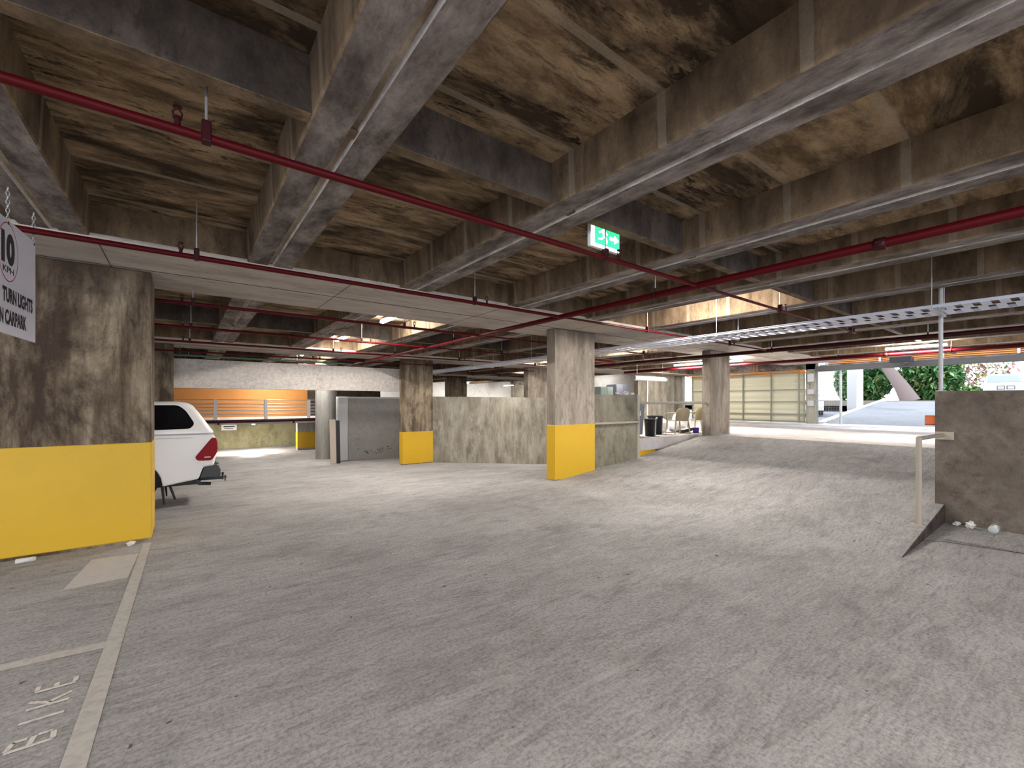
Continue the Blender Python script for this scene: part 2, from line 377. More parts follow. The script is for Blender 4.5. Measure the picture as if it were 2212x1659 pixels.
for i, y in enumerate([2.62, 10.65, 18.55, 26.4, -5.2]):
    m = MB(); m.box((-9.2, y-.045, ZS+.012), (20.0, y+.045, ZT+.01)); m.box((-9.2, y-.046, ZS+.008), (20.0, y+.046, ZS+.012), 1)
    structure('cross_beam', m, ['rib', 'beam_side'],
              ['thin dark concrete cross rib in front of the exit sign', 'thin concrete cross rib behind the first row of pillars',
               'thin concrete cross rib behind the second row of pillars', 'thin concrete cross rib near the back wall', 'thin concrete cross rib behind the viewer'][i], 'ceiling rib')
for i, (a, b) in enumerate([(5.68, 7.7), (13.6, 15.6), (21.5, 23.5), (-2.2, -.2)]):
    m = MB()
    x1 = 20.1 if i != 1 and i != 2 else 23.8
    m.box((-9.2, a+.002, ZS+.03), (x1, b-.002, ZT+.01), 2); m.box((-9.2, a, ZS-.012), (x1, b, ZS+.03)); m.box((-9.2, a+1.02, ZS-.016), (x1, a+1.035, ZS-.011), 1)
    for k in range(12):                                   # formwork sheet joints across the soffit
        xx = -8 + k*2.44
        if xx < x1: m.box((xx, a+.01, ZS-.0145), (xx+.008, b-.01, ZS-.0115), 1)
    structure('band_beam', m, ['band', 'rib', 'beam_side'],
              ['wide pale concrete band beam over the nearest row of yellow banded pillars', 'wide pale concrete band beam over the second row of pillars',
               'wide concrete band beam over the third row of pillars', 'wide concrete band beam above and behind the viewer'][i], 'band beam')

# ------------------------------------------------------------------ walls
def wall(name, lo, hi, mat, label):
    m = MB(); m.box(lo, hi); return structure(name, m, mat, label, 'wall')
wall('wall_back', (-9, 31, -3), (23.8, 31.3, ZT), 'white_wall', 'brightly lit white wall at the far back of the car park')
wall('wall_left', (-9.3, 4, -3), (-9, 31, ZT), 'wall', 'unseen concrete side wall added to block light from the left')  # unseen wall, put in to cut light from the open left side
wall('wall_retaining', (7.36, 14.66, -2.6), (19.2, 14.86, 1.88), 'wall', 'grimy streaked grey half height wall between two pillars of the second row')
wall('wall_ramp', (7.425, 6.83, -.3), (9.08, 6.99, 1.84), 'wall_mid', 'greenish brown half height wall along the ramp beside the nearest middle pillar')
m = MB(); m.box((9.08, 6.81, -.3), (9.17, 7.01, 1.86))
structure('trim_2', m, 'white_pipe', 'cream painted concrete end post of the half height ramp wall', 'post')
wall('wall_right', (8.38, -8.9, 0), (8.56, 1.29, 1.81), 'wall_brown', 'brown speckled half height concrete wall below the thin steel pole')
wall('wall_landing', (19.2, 14.37, -2.2), (22.55, 14.62, 3.2), 'wall', 'streaked grey concrete wall behind the chairs and bins')
wall('wall_store', (16.6, 17.2, 0), (23.8, 17.4, ZT), 'white_wall', 'pale wall behind the cabinets past the bins')
wall('wall_exit', (23.25, 14.3, -2), (23.55, 31, ZT), 'wall', 'concrete outer wall beyond the cream panel gate')
wall('wall_exit_near', (23.25, -9, 0), (23.55, -3.2, ZT), 'wall', 'concrete outer wall on the near side of the exit')
m = MB(); m.box((-.32, 15.0, 2.06), (6.25, 15.3, 2.87))
structure('wall_upstand', m, 'roughcast', 'pale roughcast rendered beam above the orange wall opening', 'roughcast beam')

# ------------------------------------------------------------------ pillars
def pillar(x0, x1, y0, y1, zf, label, mat='pillar', zf1=None, band=True, bz=(.028, 1.18), ztop=ZS-.0165):
    t = thing('concrete_pillar', label, 'pillar', ((x0+x1)/2, (y0+y1)/2, zf), None, 'thing')
    m = MB(); m.box((x0, y0, zf-.05), (x1, y1, ztop)); obj('shaft', m, mat, t, bevel=.012)
    if band:
        e = .004; base = zf+bz[0]; top = zf+bz[1]
        m = MB(); m.box((x0-e, y0-e, base), (x1+e, y1+e, top)); o = obj('yellow_band', m, 'yellow', t, bevel=.012)
        o['label'] = 'yellow painted safety band'
    return t
pillar(-1.54, -.32, 6.77, 7.42, 0, 'large stained concrete pillar with orange yellow lower band behind the speed sign')
pillar(6.2, 7.42, 6.73, 6.99, 0, 'middle concrete pillar with bright yellow band at the foot of the ramp', 'pillar_pale')
pillar(12.47, 13.63, 6.75, 7.02, UP-.01, 'pale bare concrete pillar at the top of the ramp, without a yellow band', 'pillar_pale', band=False)
pillar(-1.5, -.24, 14.65, 14.95, low_z(-1, 14.7), 'concrete pillar seen above the white utility vehicle')
pillar(6.18, 7.36, 14.65, 14.95, low_z(6.2, 14.7), 'stained concrete pillar with yellow band beside the grey half height wall')
pillar(12.1, 13.3, 14.88, 15.2, low_z(12, 14.7), 'grey concrete pillar rising just behind the streaked half height wall and the middle pillar', 'pillar_pale')
pillar(18.3, 19.6, 13.6, 14.2, low_z(19.6, 14), 'low pillar with yellow band glimpsed below the landing edge', ztop=.37)
pillar(12.2, 13.5, 22.4, 22.75, low_z(12, 22), 'bluish dark concrete pillar standing behind the half height wall near the back')
pillar(4.2, 5.4, 22.2, 22.6, -.57, 'short grey pillar with yellow band under the far railed deck', 'grey_column', ztop=.81, bz=(.1, .85))
t = thing('round_column', 'smooth grey round concrete column beside the grey storage door', 'column', (4.53, 18.4, -.57), None, 'thing')
m = MB(); m.lathe([(.40, -.6), (.40, ZS-.6+.57+.6)], (4.53, 18.4, 0), 40); m.v = [(x, y, -.57 if z < 0 else ZS) for x, y, z in m.v]
obj('shaft', m, 'grey_column', t)

# ------------------------------------------------------------------ the far railed deck, the orange wall
m = MB(); m.box((-9, 20.0, .80), (8.8, 24.9, .98))
structure('deck_floor', m, 'upper', 'edge of the far raised deck behind the railing', 'deck')
wall('wall_dark_return', (5.0, 24.0, .98), (8.8, 24.2, ZT), 'rib', 'dark wall past the end of the orange wall')
wall('wall_orange', (-.45, 24.0, .98), (5.0, 24.2, ZT), 'orange', 'orange wall behind the far railing')
wall('wall_under_deck', (-6, 25.0, -.6), (8.8, 25.2, .85), 'wall_green', 'mouldy greenish wall under the far deck')
wall('wall_dark_return', (-2, 24.0, .98), (-.45, 24.3, ZT), 'rib', 'dark wall end at the edge of the orange wall')
t = thing('guard_railing', 'galvanised guard railing of thin bars in front of the orange wall', 'railing', (2, 20.3, .98))
for x in (-2.5, -.78, .93, 2.64, 4.27, 5.9):
    m = MB(); m.box((x-.05, 20.24, .98), (x+.07, 20.34, 1.79)); m.box((x-.08, 20.2, .98), (x+.1, 20.38, 1.0)); obj('post', m, 'grey_metal', t)
for z in (1.20, 1.34, 1.47, 1.6, 1.765):
    m = MB(); m.tube([(-3, 20.3, z), (7, 20.3, z)], .022, 8); obj('rail', m, 'steel', t)
m = MB(); m.tube([(.3, 19.9, .93), (2.2, 19.9, .93), (4.4, 19.9, .945)], .062, 12)
m.box((1, 19.87, .80), (1.05, 20.0, .93)); m.box((3.6, 19.87, .80), (3.65, 20.0, .93)); m.tube([(4.4, 19.9, .945), (6, 19.9, .945)], .062, 12)
tag(obj('drain_pipe', m, 'red_dark'), 'dark red pipe running along the far deck edge under the railing', 'pipe')
t = thing('notice_sign', 'small white notice on the mouldy wall under the deck', 'sign', (1.9, 24.98, .35))
m = MB(); m.box((1.4, 24.97, .32), (2.02, 24.995, .60)); obj('board', m, 'white', t)
m = MB(); m.box((1.48, 24.966, .47), (1.94, 24.97, .53)); m.box((1.52, 24.966, .39), (1.88, 24.97, .42)); obj('print', m, 'ink', t)

# ------------------------------------------------------------------ grey storage door, boards
t = thing('storage_door', 'grey painted steel storage door with scratched lower edge', 'storage door', (5.9, 17, -.57))
m = MB(); m.box((4.99, 17.02, -.55), (7.3, 17.08, 1.82)); obj('leaf', m, 'grey_paint', t)
m = MB(); m.box((4.57, 16.95, -.57), (4.98, 17.2, 1.88)); obj('post', m, 'grey_metal', t, bevel=.05)
m = MB(); m.box((4.98, 17.0, 1.82), (7.3, 17.1, 1.88)); obj('top_rail', m, 'grey_metal', t)
m = MB(); random.seed(3)
for k in range(34):
    a = random.uniform(5.3, 6.7); z = -.25 + random.uniform(-.08, .08) + .05*math.sin(a*5)
    w = random.uniform(.01, .06); m.box((a, 17.012, z), (a+w, 17.02, z+random.uniform(.01, .035)))
obj('scratch', m, 'black', t)
m = MB(); m.bar((4.30, 16.45, -.565), (4.30, 16.6, 1.04), .20, .04, up=(0, 1, 0)); m2 = MB(); m2.bar((4.49, 16.5, -.565), (4.49, 16.62, 1.0), .13, .05, up=(0, 1, 0))
tag(obj('timber_board', m, 'board'), 'beige board leaning against the round column', 'board')
tag(obj('timber_board', m2, 'black'), 'narrow black board leaning beside the beige one', 'board')

# ------------------------------------------------------------------ sprinkler pipes
ZP = 3.03
def hang(t, x, y, z, top):
    m = MB(); m.tube([(x, y, z+.08), (x, y, top)], .007, 8); rod = obj('hanger_rod', m, 'steel', t)
    m = MB(); m.box((x-.022, y-.03, z-.028), (x+.022, y+.03, z+.085)); obj('clamp', m, 'red_dark', t, bevel=.008)
def sprinkler(t, x, y, z):
    m = MB(); m.tube([(x, y, z+.015), (x, y, z+.06)], .014, 8); m.tube([(x, y, z+.055), (x, y, z+.066)], .02, 8)
    m.tube([(x-.014, y, z+.06), (x-.02, y, z+.085), (x, y, z+.115)], .0045, 6); m.tube([(x+.014, y, z+.06), (x+.02, y, z+.085), (x, y, z+.115)], .0045, 6)
    m.tube([(x, y, z+.113), (x, y, z+.118)], .022, 10); obj('sprinkler_head', m, 'red_dark', t)
rows = [(2.77, 'nearest red sprinkler branch pipe crossing below the exit sign', 10.6), (5.1, 'red sprinkler branch pipe just before the pale band beam', 12.2),
        (7.52, 'red sprinkler branch pipe just behind the pale band beam', 12.2), (9.9, 'red sprinkler branch pipe, second behind the pale band beam', 12.2),
        (12.25, 'red sprinkler branch pipe, third behind the pale band beam', 12.2), (14.58, 'red sprinkler branch pipe under the second band beam', 12.2),
        (17.0, 'red sprinkler branch pipe behind the second band beam', 12.2), (20.4, 'red sprinkler branch pipe near the far deck', 12.2), (25.0, 'red sprinkler branch pipe close to the back wall', 14)]
for k, (y, lab, xe) in enumerate(rows):
    t = thing('sprinkler_pipe', lab, 'pipe', (0, y, ZP))
    m = MB(); m.tube([(-8.95, y, ZP), (4.788, y, ZP)], .024, 12); obj('pipe', m, 'red', t)
    m = MB(); m.tube([(4.872, y, ZP), (xe, y, ZP)], .018, 10); obj('pipe', m, 'red', t)
    for x, dx in ((-3.2, -.12), (.09, -.12), (3.2, .2), (7.1, .2), (10.3, .2)):
        top = ZS-.012 if k in (5,) else (ZS if min(abs(x-b) for b in BX) < .23 else ZT)
        hang(t, x, y, ZP, top); sprinkler(t, x+dx, y, ZP)
def main_pipe(x, y0, y1, r, z, label, hangers, mat='red', couplings=()):
    t = thing('sprinkler_main', label, 'pipe', (x, (y0+y1)/2, z))
    m = MB(); m.tube([(x, y0, z), (x, y1, z)], r, 16); obj('pipe', m, mat, t)
    for y in couplings:
        m = MB(); m.lathe([(r, -.045), (r+.014, -.04), (r+.014, .04), (r, .045)], (x, y, z), 16, axis='y'); m.box((x-r-.03, y-.02, z-.012), (x+r+.03, y+.02, z+.012)); obj('coupling', m, 'red_dark', t)
    for y in hangers:
        m = MB(); m.tube([(x, y, z+r), (x, y, ZT)], .008, 8); obj('hanger_rod', m, 'steel', t)
        m = MB(); m.lathe([(r+.002, -.015), (r+.008, -.015), (r+.008, .015), (r+.002, .015)], (x, y, z), 16, axis='y'); m.tube([(x, y, z+r), (x, y, z+r+.05)], .014, 8); obj('clamp', m, 'red_dark', t)
main_pipe(4.83, -8.9, 17.2, .042, ZP, 'thick red sprinkler main pipe with a dark coupling crossing the ceiling', (-1.2, 3.35, 8.6, 12.0), couplings=(1.09, 9.3))
main_pipe(15.6, -8.9, 12.4, .05, 2.99, 'red main pipe under the ceiling beside the far batten lamps', (-1, 2.1, 4.5, 8), couplings=(3.4,))
main_pipe(12.3, -8.9, 12.4, .05, 3.02, 'dark red main pipe in the ceiling above the top of the ramp', (-1, 2, 5, 9), 'red_dark')
m = MB(); m.tube([(-2, 14.985, 2.96), (4.6, 14.985, 2.96)], .022, 10); m.tube([(3.2, 14.985, 2.96), (3.2, 14.985, 3.2)], .012, 8); m.tube([(-.1, 14.985, 2.96), (-.1, 14.985, 3.2)], .012, 8)
tag(obj('conduit_pipe', m, 'green_pipe'), 'thin green pipe above the roughcast beam', 'pipe')

# ------------------------------------------------------------------ cable tray
t = thing('cable_tray', 'long bright perforated metal cable tray running under the beams', 'cable tray', (8.0, 5, 2.86))
x0, x1, z0 = 7.62, 8.36, 2.86
m = MB()
for x in (x0, x1): m.box((x-.008, -8.9, z0), (x+.008, 20, z0+.035)); m.box((x-.02, -8.9, z0+.03), (x+.02, 20, z0+.036))
obj('side_rail', m, 'galv', t)
m = MB(); n = int(21/.155)
m.box((x0+.30, -1, z0), (x0+.34, 20, z0+.006))
for k in range(n):
    y = -1 + k*.155
    m.box((x0, y, z0+.001), (x0+.32, y+.085, z0+.007)); m.box((x0+.32, y+.05, z0+.001), (x1, y+.135, z0+.007))
obj('tray_grating', m, 'galv', t)
for y in (-1.5, 1.2, 4.0, 9.2, 12.2):
    m = MB()
    for x in (x0-.03, x1+.03): m.tube([(x, y, z0), (x, y, ZT)], .006, 6)
    m.box((x0-.05, y-.02, z0-.025), (x1+.05, y+.02, z0))
    obj('tray_support_frame', m, 'steel', t)

# ------------------------------------------------------------------ LED batten lamps
def batten(x, y, z, top, label, L=1.2):
    t = thing('batten_lamp', label, 'lamp', (x, y, z), 'LED battens on the ceiling')
    m = MB(); m.box((x-.045, y-L/2, z+.03), (x+.045, y+L/2, z+.065)); obj('housing', m, 'white', t)
    m = MB(); sec = [[(x-.05, yy, z+.03), (x-.046, yy, z+.008), (x-.025, yy, z-.006), (x+.025, yy, z-.006), (x+.046, yy, z+.008), (x+.05, yy, z+.03)] for yy in (y-L/2, y+L/2)]
    m.loft(sec); obj('diffuser', m, 'led', t)
    if top - z > .09:
        m = MB()
        for yy in (y-L*.38, y+L*.38): m.tube([(x, yy, z+.065), (x, yy, top)], .006, 6)
        obj('suspension_rod', m, 'steel', t)
    else:
        m = MB(); m.box((x-.03, y-L*.4, z+.065), (x+.03, y+L*.4, top)); obj('bracket', m, 'white', t)
    return t
batten(7.14, 4.05, 3.43, ZT, 'lit LED batten in a bright ceiling recess above the ramp, beyond the thick red main')
for k, (y, lab) in enumerate([(8.95, 'lit LED batten in the first bright ceiling recess behind the pale band beam'), (12.6, 'lit LED batten in the second bright ceiling recess behind the pale band beam'),
               (17.4, 'lit LED batten in the third bright ceiling recess, over the roughcast beam')]):
    batten(3.54, y, 3.44, ZT, lab)
batten(15.4, 7.8, 3.1, ZS, 'lit LED batten behind the bare pale pillar at the top of the ramp')
batten(15.4, 9.2, 3.1, ZS, 'lit LED batten beyond the bare pale pillar, over the landing')
batten(15.4, 2.75, 3.1, ZS, 'lit LED batten behind the thin steel pole')
for x, y, lab in [(10.95, 9.0, 'lit LED batten in a ceiling recess between the middle pillar and the bins'), (10.95, 12.6, 'lit LED batten over the lower deck just before the half height wall'),
                  (14.5, 18.0, 'lit LED batten behind the streaked half height wall'), (19.8, 12.2, 'lit LED batten over the landing by the streaked wall'),
                  (9.9, 28.9, 'added LED batten brightening the white back wall'), (17.2, 28.9, 'added LED batten brightening the white back wall, towards the exit side'), (21.2, 28.6, 'added LED batten brightening the white back wall, by the outer corner')]:  # those by the back wall are added to brighten it
    batten(x, y, 3.05 if x > 21 else 3.44 if min(abs(x-b) for b in BX) > .3 else 3.15, ZT if min(abs(x-b) for b in BX) > .3 else ZS, lab)
batten(16.6, 11.0, .25, .36, 'added LED batten under the landing, brightening the low yellow pillar')  # extra lamp, added to brighten the low yellow pillar
batten(2.4, 22.5, .70, .80, 'lit LED batten under the far railed deck')
batten(3.3, 22.4, 3.1, ZS-.012, 'lit LED batten above the far railed deck')
batten(19.9, 15.9, 3.44, ZT, 'short added fill lamp over the cabinets', .30)  # extra lamp, added to lift the pale wall behind the cabinets
for x, y, lab in [(-2.75, -3.6, 'added fill batten out of view behind the viewer, by the side wall'), (2.58, -3.4, 'added fill batten out of view behind the viewer'), (8.08, -6.0, 'added fill batten out of view past the brown half height wall'),
                  (-4.6, 3.2, 'added fill batten out of view beyond the speed sign'), (13.55, -4.4, 'added fill batten out of view by the exit'), (.79, -1.9, 'added fill batten out of view just behind the viewer')]:
    batten(x, y, 3.15, ZS, lab)  # unseen extra battens, added as fill for the near floor and ceiling

# ------------------------------------------------------------------ exit sign
t = thing('exit_sign', 'lit green exit sign with white running man and arrow', 'sign', (3.22, 2.80, 3.13))
sx0, sx1, sz0, sz1, sy = 3.09, 3.44, 3.15, 3.33, 2.80
m = MB(); m.box((sx0-.05, sy+.012, sz0-.02), (sx1+.01, sy+.05, sz1+.05)); m.tube([(sx0+.1, sy+.03, sz1+.05), (sx0+.1, sy+.03, ZT)], .01, 8); m.tube([(sx1-.1, sy+.03, sz1+.05), (sx1-.1, sy+.03, ZT)], .01, 8)
obj('housing', m, 'white', t, bevel=.004)
m = MB(); m.box((sx0-.035, sy+.004, sz0-.012), (sx1+.008, sy+.012, sz1+.01)); obj('edge_lit_border', m, 'exit_white', t)
m = MB(); m.box((sx0, sy-.002, sz0+.012), (sx1, sy+.006, sz1)); obj('green_panel', m, 'exit_green', t)
m = MB(); e = sy-.0045
def flat(poly): m.prism([(sx0+a*.38, e, sz0+.012+b*.2) for a, b in poly], (0, .003, 0))
m.lathe([(0, -.0015), (.016, -.0015), (.016, .0015), (0, .0015)], (sx0+.125, e+.0015, sz0+.172), 12, axis='y')
flat([(.24, .70), (.36, .74), (.40, .45), (.30, .40)]); flat([(.25, .70), (.13, .58), (.15, .50), (.27, .6)]); flat([(.36, .72), (.47, .56), (.45, .5), (.35, .6)])
flat([(.30, .42), (.39, .45), (.46, .26), (.44, .08), (.38, .08), (.39, .25)]); flat([(.30, .44), (.36, .4), (.26, .24), (.12, .2), (.12, .27), (.23, .31)])
flat([(.54, .5), (.72, .5), (.72, .64), (.90, .42), (.72, .2), (.72, .34), (.54, .34)])
obj('pictogram', m, 'exit_white', t)

# ------------------------------------------------------------------ hanging speed sign
U = Vector((.0624, .998, 0)).normalized(); N = Vector((U.y, -U.x, 0)); PR = Vector((-.985, 5.22, 0))
def sp(s, z, d=0.): q = PR - U*s + N*d; return (q.x, q.y, z)
t = thing('speed_sign', 'white hanging speed sign with a red ringed 10 on chains', 'sign', (-1.02, 4.69, 2.144))
m = MB(); m.prism([sp(0, 2.144, -.004), sp(1.07, 2.144, -.004), sp(1.07, 2.967, -.004), sp(0, 2.967, -.004)], N*.006); obj('board', m, 'sign_white', t)
m = MB(); ns = 48; ro, ri = (.176, .212), (.169, .204)
vs = []
for q, d in ((ro, .003), (ri, .003)):
    for i in range(ns): a = 2*math.pi*i/ns; vs.append(sp(.535-q[0]*math.cos(a), 2.735+q[1]*math.sin(a), d))
m.add(vs, [(i, (i+1) % ns, ns+(i+1) % ns, ns+i) for i in range(ns)]); obj('red_ring', m, 'sign_red', t)['label'] = 'red speed limit ring'
def text_mesh(body, bold=0.):
    cu = bpy.data.curves.new('lettering', 'FONT'); cu.body = body; cu.size = 1; cu.offset = bold; cu.align_x = 'LEFT'; cu.resolution_u = 6
    o = bpy.data.objects.new('lettering', cu); C.objects.link(o)
    me = bpy.data.meshes.new_from_object(o.evaluated_get(bpy.context.evaluated_depsgraph_get()))
    bpy.data.objects.remove(o); bpy.data.curves.remove(cu)
    vs = [v.co.copy() for v in me.vertices]; fs = [tuple(p.vertices) for p in me.polygons]; bpy.data.meshes.remove(me)
    x0 = min(v.x for v in vs); x1 = max(v.x for v in vs); y0 = min(v.y for v in vs); y1 = max(v.y for v in vs)
    return [((v.x-x0)/(x1-x0), (v.y-y0)/(y1-y0)) for v in vs], fs
def sign_text(body, s0, s1, z0, z1, bold, name):
    vs, fs = text_mesh(body, bold); m = MB(); m.add([sp(s0+(s1-s0)*a, z0+(z1-z0)*b, .0035) for a, b in vs], fs); obj(name, m, 'ink', t, recalc=False)
sign_text('10', .655, .425, 2.645, 2.875, .06, 'speed_lettering')
sign_text('KPH', .63, .44, 2.585, 2.63, .015, 'unit_lettering')
sign_text('TURN LIGHTS', .635, .0685, 2.37, 2.48, .045, 'message_lettering')
sign_text('ON IN CARPARK', .872, .198, 2.212, 2.322, .045, 'message_lettering')
def chain(s, z0, z1, nm='chain'):
    m = MB(); z = z0; k = 0
    while z < z1:
        p = Vector(sp(s, z, 0)); a = U if k % 2 else N
        pts = [p + a*(.009*math.cos(q)) + Vector((0, 0, .020+.02*math.sin(q))) for q in [2*math.pi*i/10 for i in range(11)]]
        m.tube(pts, .0032, 5, caps=False); z += .031; k += 1
    obj(nm, m, 'steel', t)
for s in (.03, .535, 1.04):
    chain(s, 2.955, 3.2)
    m = MB(); m.lathe([(0, -.006), (.011, -.006), (.011, .006), (0, .006)], sp(s, 2.945, 0), 10, axis='x'); obj('eyelet', m, 'dark_steel', t)

# ------------------------------------------------------------------ rails, pole, handrail
t = thing('steel_pole', 'thin grey steel pole from the brown half height wall up to the ceiling', 'pole', (8.44, 1.2, 1.81))
m = MB(); m.tube([(8.44, 1.24, 1.81), (8.44, 1.24, ZS+.33)], .024, 14); obj('tube', m, 'grey_metal', t)
m = MB(); m.box((8.39, 1.19, 1.81), (8.49, 1.285, 1.822)); obj('base_plate', m, 'grey_metal', t)
t = thing('handrail', 'short white handrail post by the ramp edge fixed to the brown wall', 'handrail', (7.3, 1.27, ramp_z(7.3)))
zb = ramp_z(7.3); m = MB(); m.tube([(7.3, 1.27, zb), (7.3, 1.27, 1.205), ], .030, 16); m.ball((7.3, 1.27, 1.205), .030, 12); m.tube([(7.3, 1.27, 1.205), (8.36, 1.21, 1.205)], .026, 14)
obj('tube', m, 'white_pipe', t)
m = MB(); m.lathe([(.07, 0), (.07, .012), (.04, .02)], (7.3, 1.27, zb-.004), 16); obj('base_flange', m, 'white_pipe', t)
m = MB(); m.box((8.36, 1.10, 1.14), (8.378, 1.285, 1.25)); obj('wall_plate', m, 'white_pipe', t, bevel=.004)
m = MB(); m.tube([(7.43, 6.76, 1.17), (9.08, 6.76, 1.17)], .028, 12); m.box((9.03, 6.74, 1.13), (9.08, 6.81, 1.21)); m.box((7.43, 6.74, 1.14), (7.45, 6.82, 1.2))
tag(obj('guard_rail', m, 'white_pipe'), 'cream guard rail tube between the middle pillar and the ramp wall end post', 'rail')
m = MB(); m.tube([(9.17, 6.9, 1.645), (12.47, 6.9, 1.645)], .034, 12)
tag(obj('guard_rail', m, 'white_pipe'), 'cream guard rail tube in front of the bins, from end post to bare pillar', 'rail')

# litter in the corner
m = MB(); m.ball((8.22, .93, .055), .055, 10, sq=(1.2, .9, .8), jit=.35); tag(obj('paper_scrap', m, 'paper'), 'crumpled grey paper scrap in the corner below the ramp edge', 'litter')
m = MB(); m.ball((8.25, 1.06, .03), .04, 8, sq=(1.2, 1, .7), jit=.35); tag(obj('paper_scrap', m, 'paper'), 'small crumpled paper scrap against the ramp side, behind the bottle', 'litter')
t = thing('plastic_bottle', 'clear plastic bottle lying at the foot of the brown wall', 'bottle', (8.22, .66, .05))
m = MB(); m.lathe([(0, 0), (.045, .002), (.048, .02), (.048, .17), (.04, .19), (.018, .225), (.018, .24), (0, .24)], (8.12, .72, .05), 16, axis='x'); obj('shell', m, 'clear', t)
m = MB(); m.lathe([(0, .235), (.02, .235), (.02, .256), (0, .256)], (8.12, .72, .05), 12, axis='x'); obj('cap', m, 'white', t)
m = MB(); m.lathe([(0, -.07), (.026, -.07), (.024, .07), (0, .07)], (-1.31, 6.60, .026), 12, axis='x'); m.v = [(x, y+.1*(x+1.31), z) for x, y, z in m.v]
tag(obj('paper_cup', m, 'paper'), 'pale crushed paper cup on the floor before the large pillar', 'litter')
m = MB(); m.ball((-.50, 6.66, .025), .035, 8, sq=(1.3, 1, .7), jit=.3); tag(obj('paper_scrap', m, 'paper'), 'small pale scrap by the corner of the large pillar', 'litter')

# ------------------------------------------------------------------ floor markings
def mark(name, polys, mat, label, z=.003):
    m = MB()
    for p in polys: m.add([(x, y, z) for x, y in p], [tuple(range(len(p)))])
    o = obj(name, m, mat, recalc=False); tag(o, label, 'floor marking')
    return o
mark('parking_line', [[(-.475, 1.2), (-.37, 1.2), (-.345, 4.0), (-.315, 6.65), (-.39, 6.65), (-.435, 4.0)]], 'line_paint', 'worn white parking line leading to the corner of the large pillar')
mark('parking_line', [[(-.43, 3.98), (-.43, 4.09), (-1.0, 4.12), (-2.4, 4.14), (-2.4, 4.06), (-1.0, 4.03)]], 'line_paint', 'faded white cross line beside the painted letters', .002)
mark('floor_patch', [[(-.43, 5.45), (-.40, 6.25), (-.78, 6.3), (-.86, 5.42), (-.7, 5.44)]], 'patch_paint', 'pale repaired patch on the floor beside the parking line', .002)
L = {'B': [((0, 0), (0, 1)), ((.05, .98), (.55, .9)), ((.55, .9), (.55, .62)), ((.08, .52), (.6, .48)), ((.62, .4), (.6, .1)), ((.05, .02), (.55, .06))],
     'I': [((.3, 0), (.3, 1))],
     'K': [((0, 0), (0, 1)), ((.1, .42), (.6, 1)), ((.2, .5), (.62, 0))],
     'E': [((0, 0), (0, 1)), ((.12, .97), (.5, .97)), ((.12, .5), (.42, .5)), ((.12, .03), (.5, .03))]}
polys = []
def stroke(a, b, o, w=.011):
    # letter u runs along +Y on the floor, letter v along -X
    P = lambda q: Vector((-.515 - .055*0 - q[1]*.165 + .0, o + q[0]*.13))
    p, q = P(a), P(b); d = (q-p).normalized(); n = Vector((-d.y, d.x))*w
    polys.append([tuple(p+n), tuple(q+n), tuple(q-n), tuple(p-n)])
for ch, o in zip('BIKE', (3.06, 3.255, 3.42, 3.60)):
    for a, b in L[ch]: stroke(a, b, o)
mark('floor_lettering', polys, 'text_paint', 'small white stencilled floor letters beside the parking line')
def flat_line(p, q, w, z):
    p, q = Vector(p), Vector(q); d = (q-p).normalized(); n = Vector((-d.y, d.x))*w/2
    return [(*(p+n), z(p+n)), (*(q+n), z(q+n)), (*(q-n), z(q-n)), (*(p-n), z(p-n))]
mark('floor_joint', [[(7.02, 1.19), (7.045, 1.19), (7.21, 1.04), (7.33, .42), (7.36, -1.2), (7.345, -1.2), (7.312, .42), (7.19, 1.035)]], 'kerb', 'thin dark joint in the floor running from the ramp edge along the brown wall')
zz = lambda p: low_z(p.x, p.y)+.004
for p, q, w, lab in [((.05, 8.15), (1.25, 8.45), .06, 'faint white bay line on the floor behind the white vehicle'), ((.9, 9.0), (1.9, 9.25), .07, 'faint white bay line further behind the white vehicle'),
                     ((3.8, 8.6), (5.5, 8.2), .05, 'faint white line on the floor before the middle pillar')]:
    m = MB(); m.add(flat_line(p, q, w, zz), [(0, 1, 2, 3)]); tag(obj('parking_line', m, 'line_paint', recalc=False), lab, 'floor marking')
for (cx, cy, ax, ay, lab) in ((-1.9, 21.6, 1.0, .5, 'dark damp stain on the far floor behind the white vehicle'), (2.0, 20.9, 1.25, .5, 'dark damp stain on the far floor before the mouldy wall')):
    m = MB(); random.seed(int(cy*10)); pts = [(cx+ax*(1+random.uniform(-.25, .25))*math.cos(q), cy+ay*(1+random.uniform(-.3, .3))*math.sin(q), -.566) for q in [2*math.pi*i/22 for i in range(22)]]
    m.add(pts, [tuple(range(22))]); tag(obj('floor_stain', m, 'stain', recalc=False), lab, 'stain')

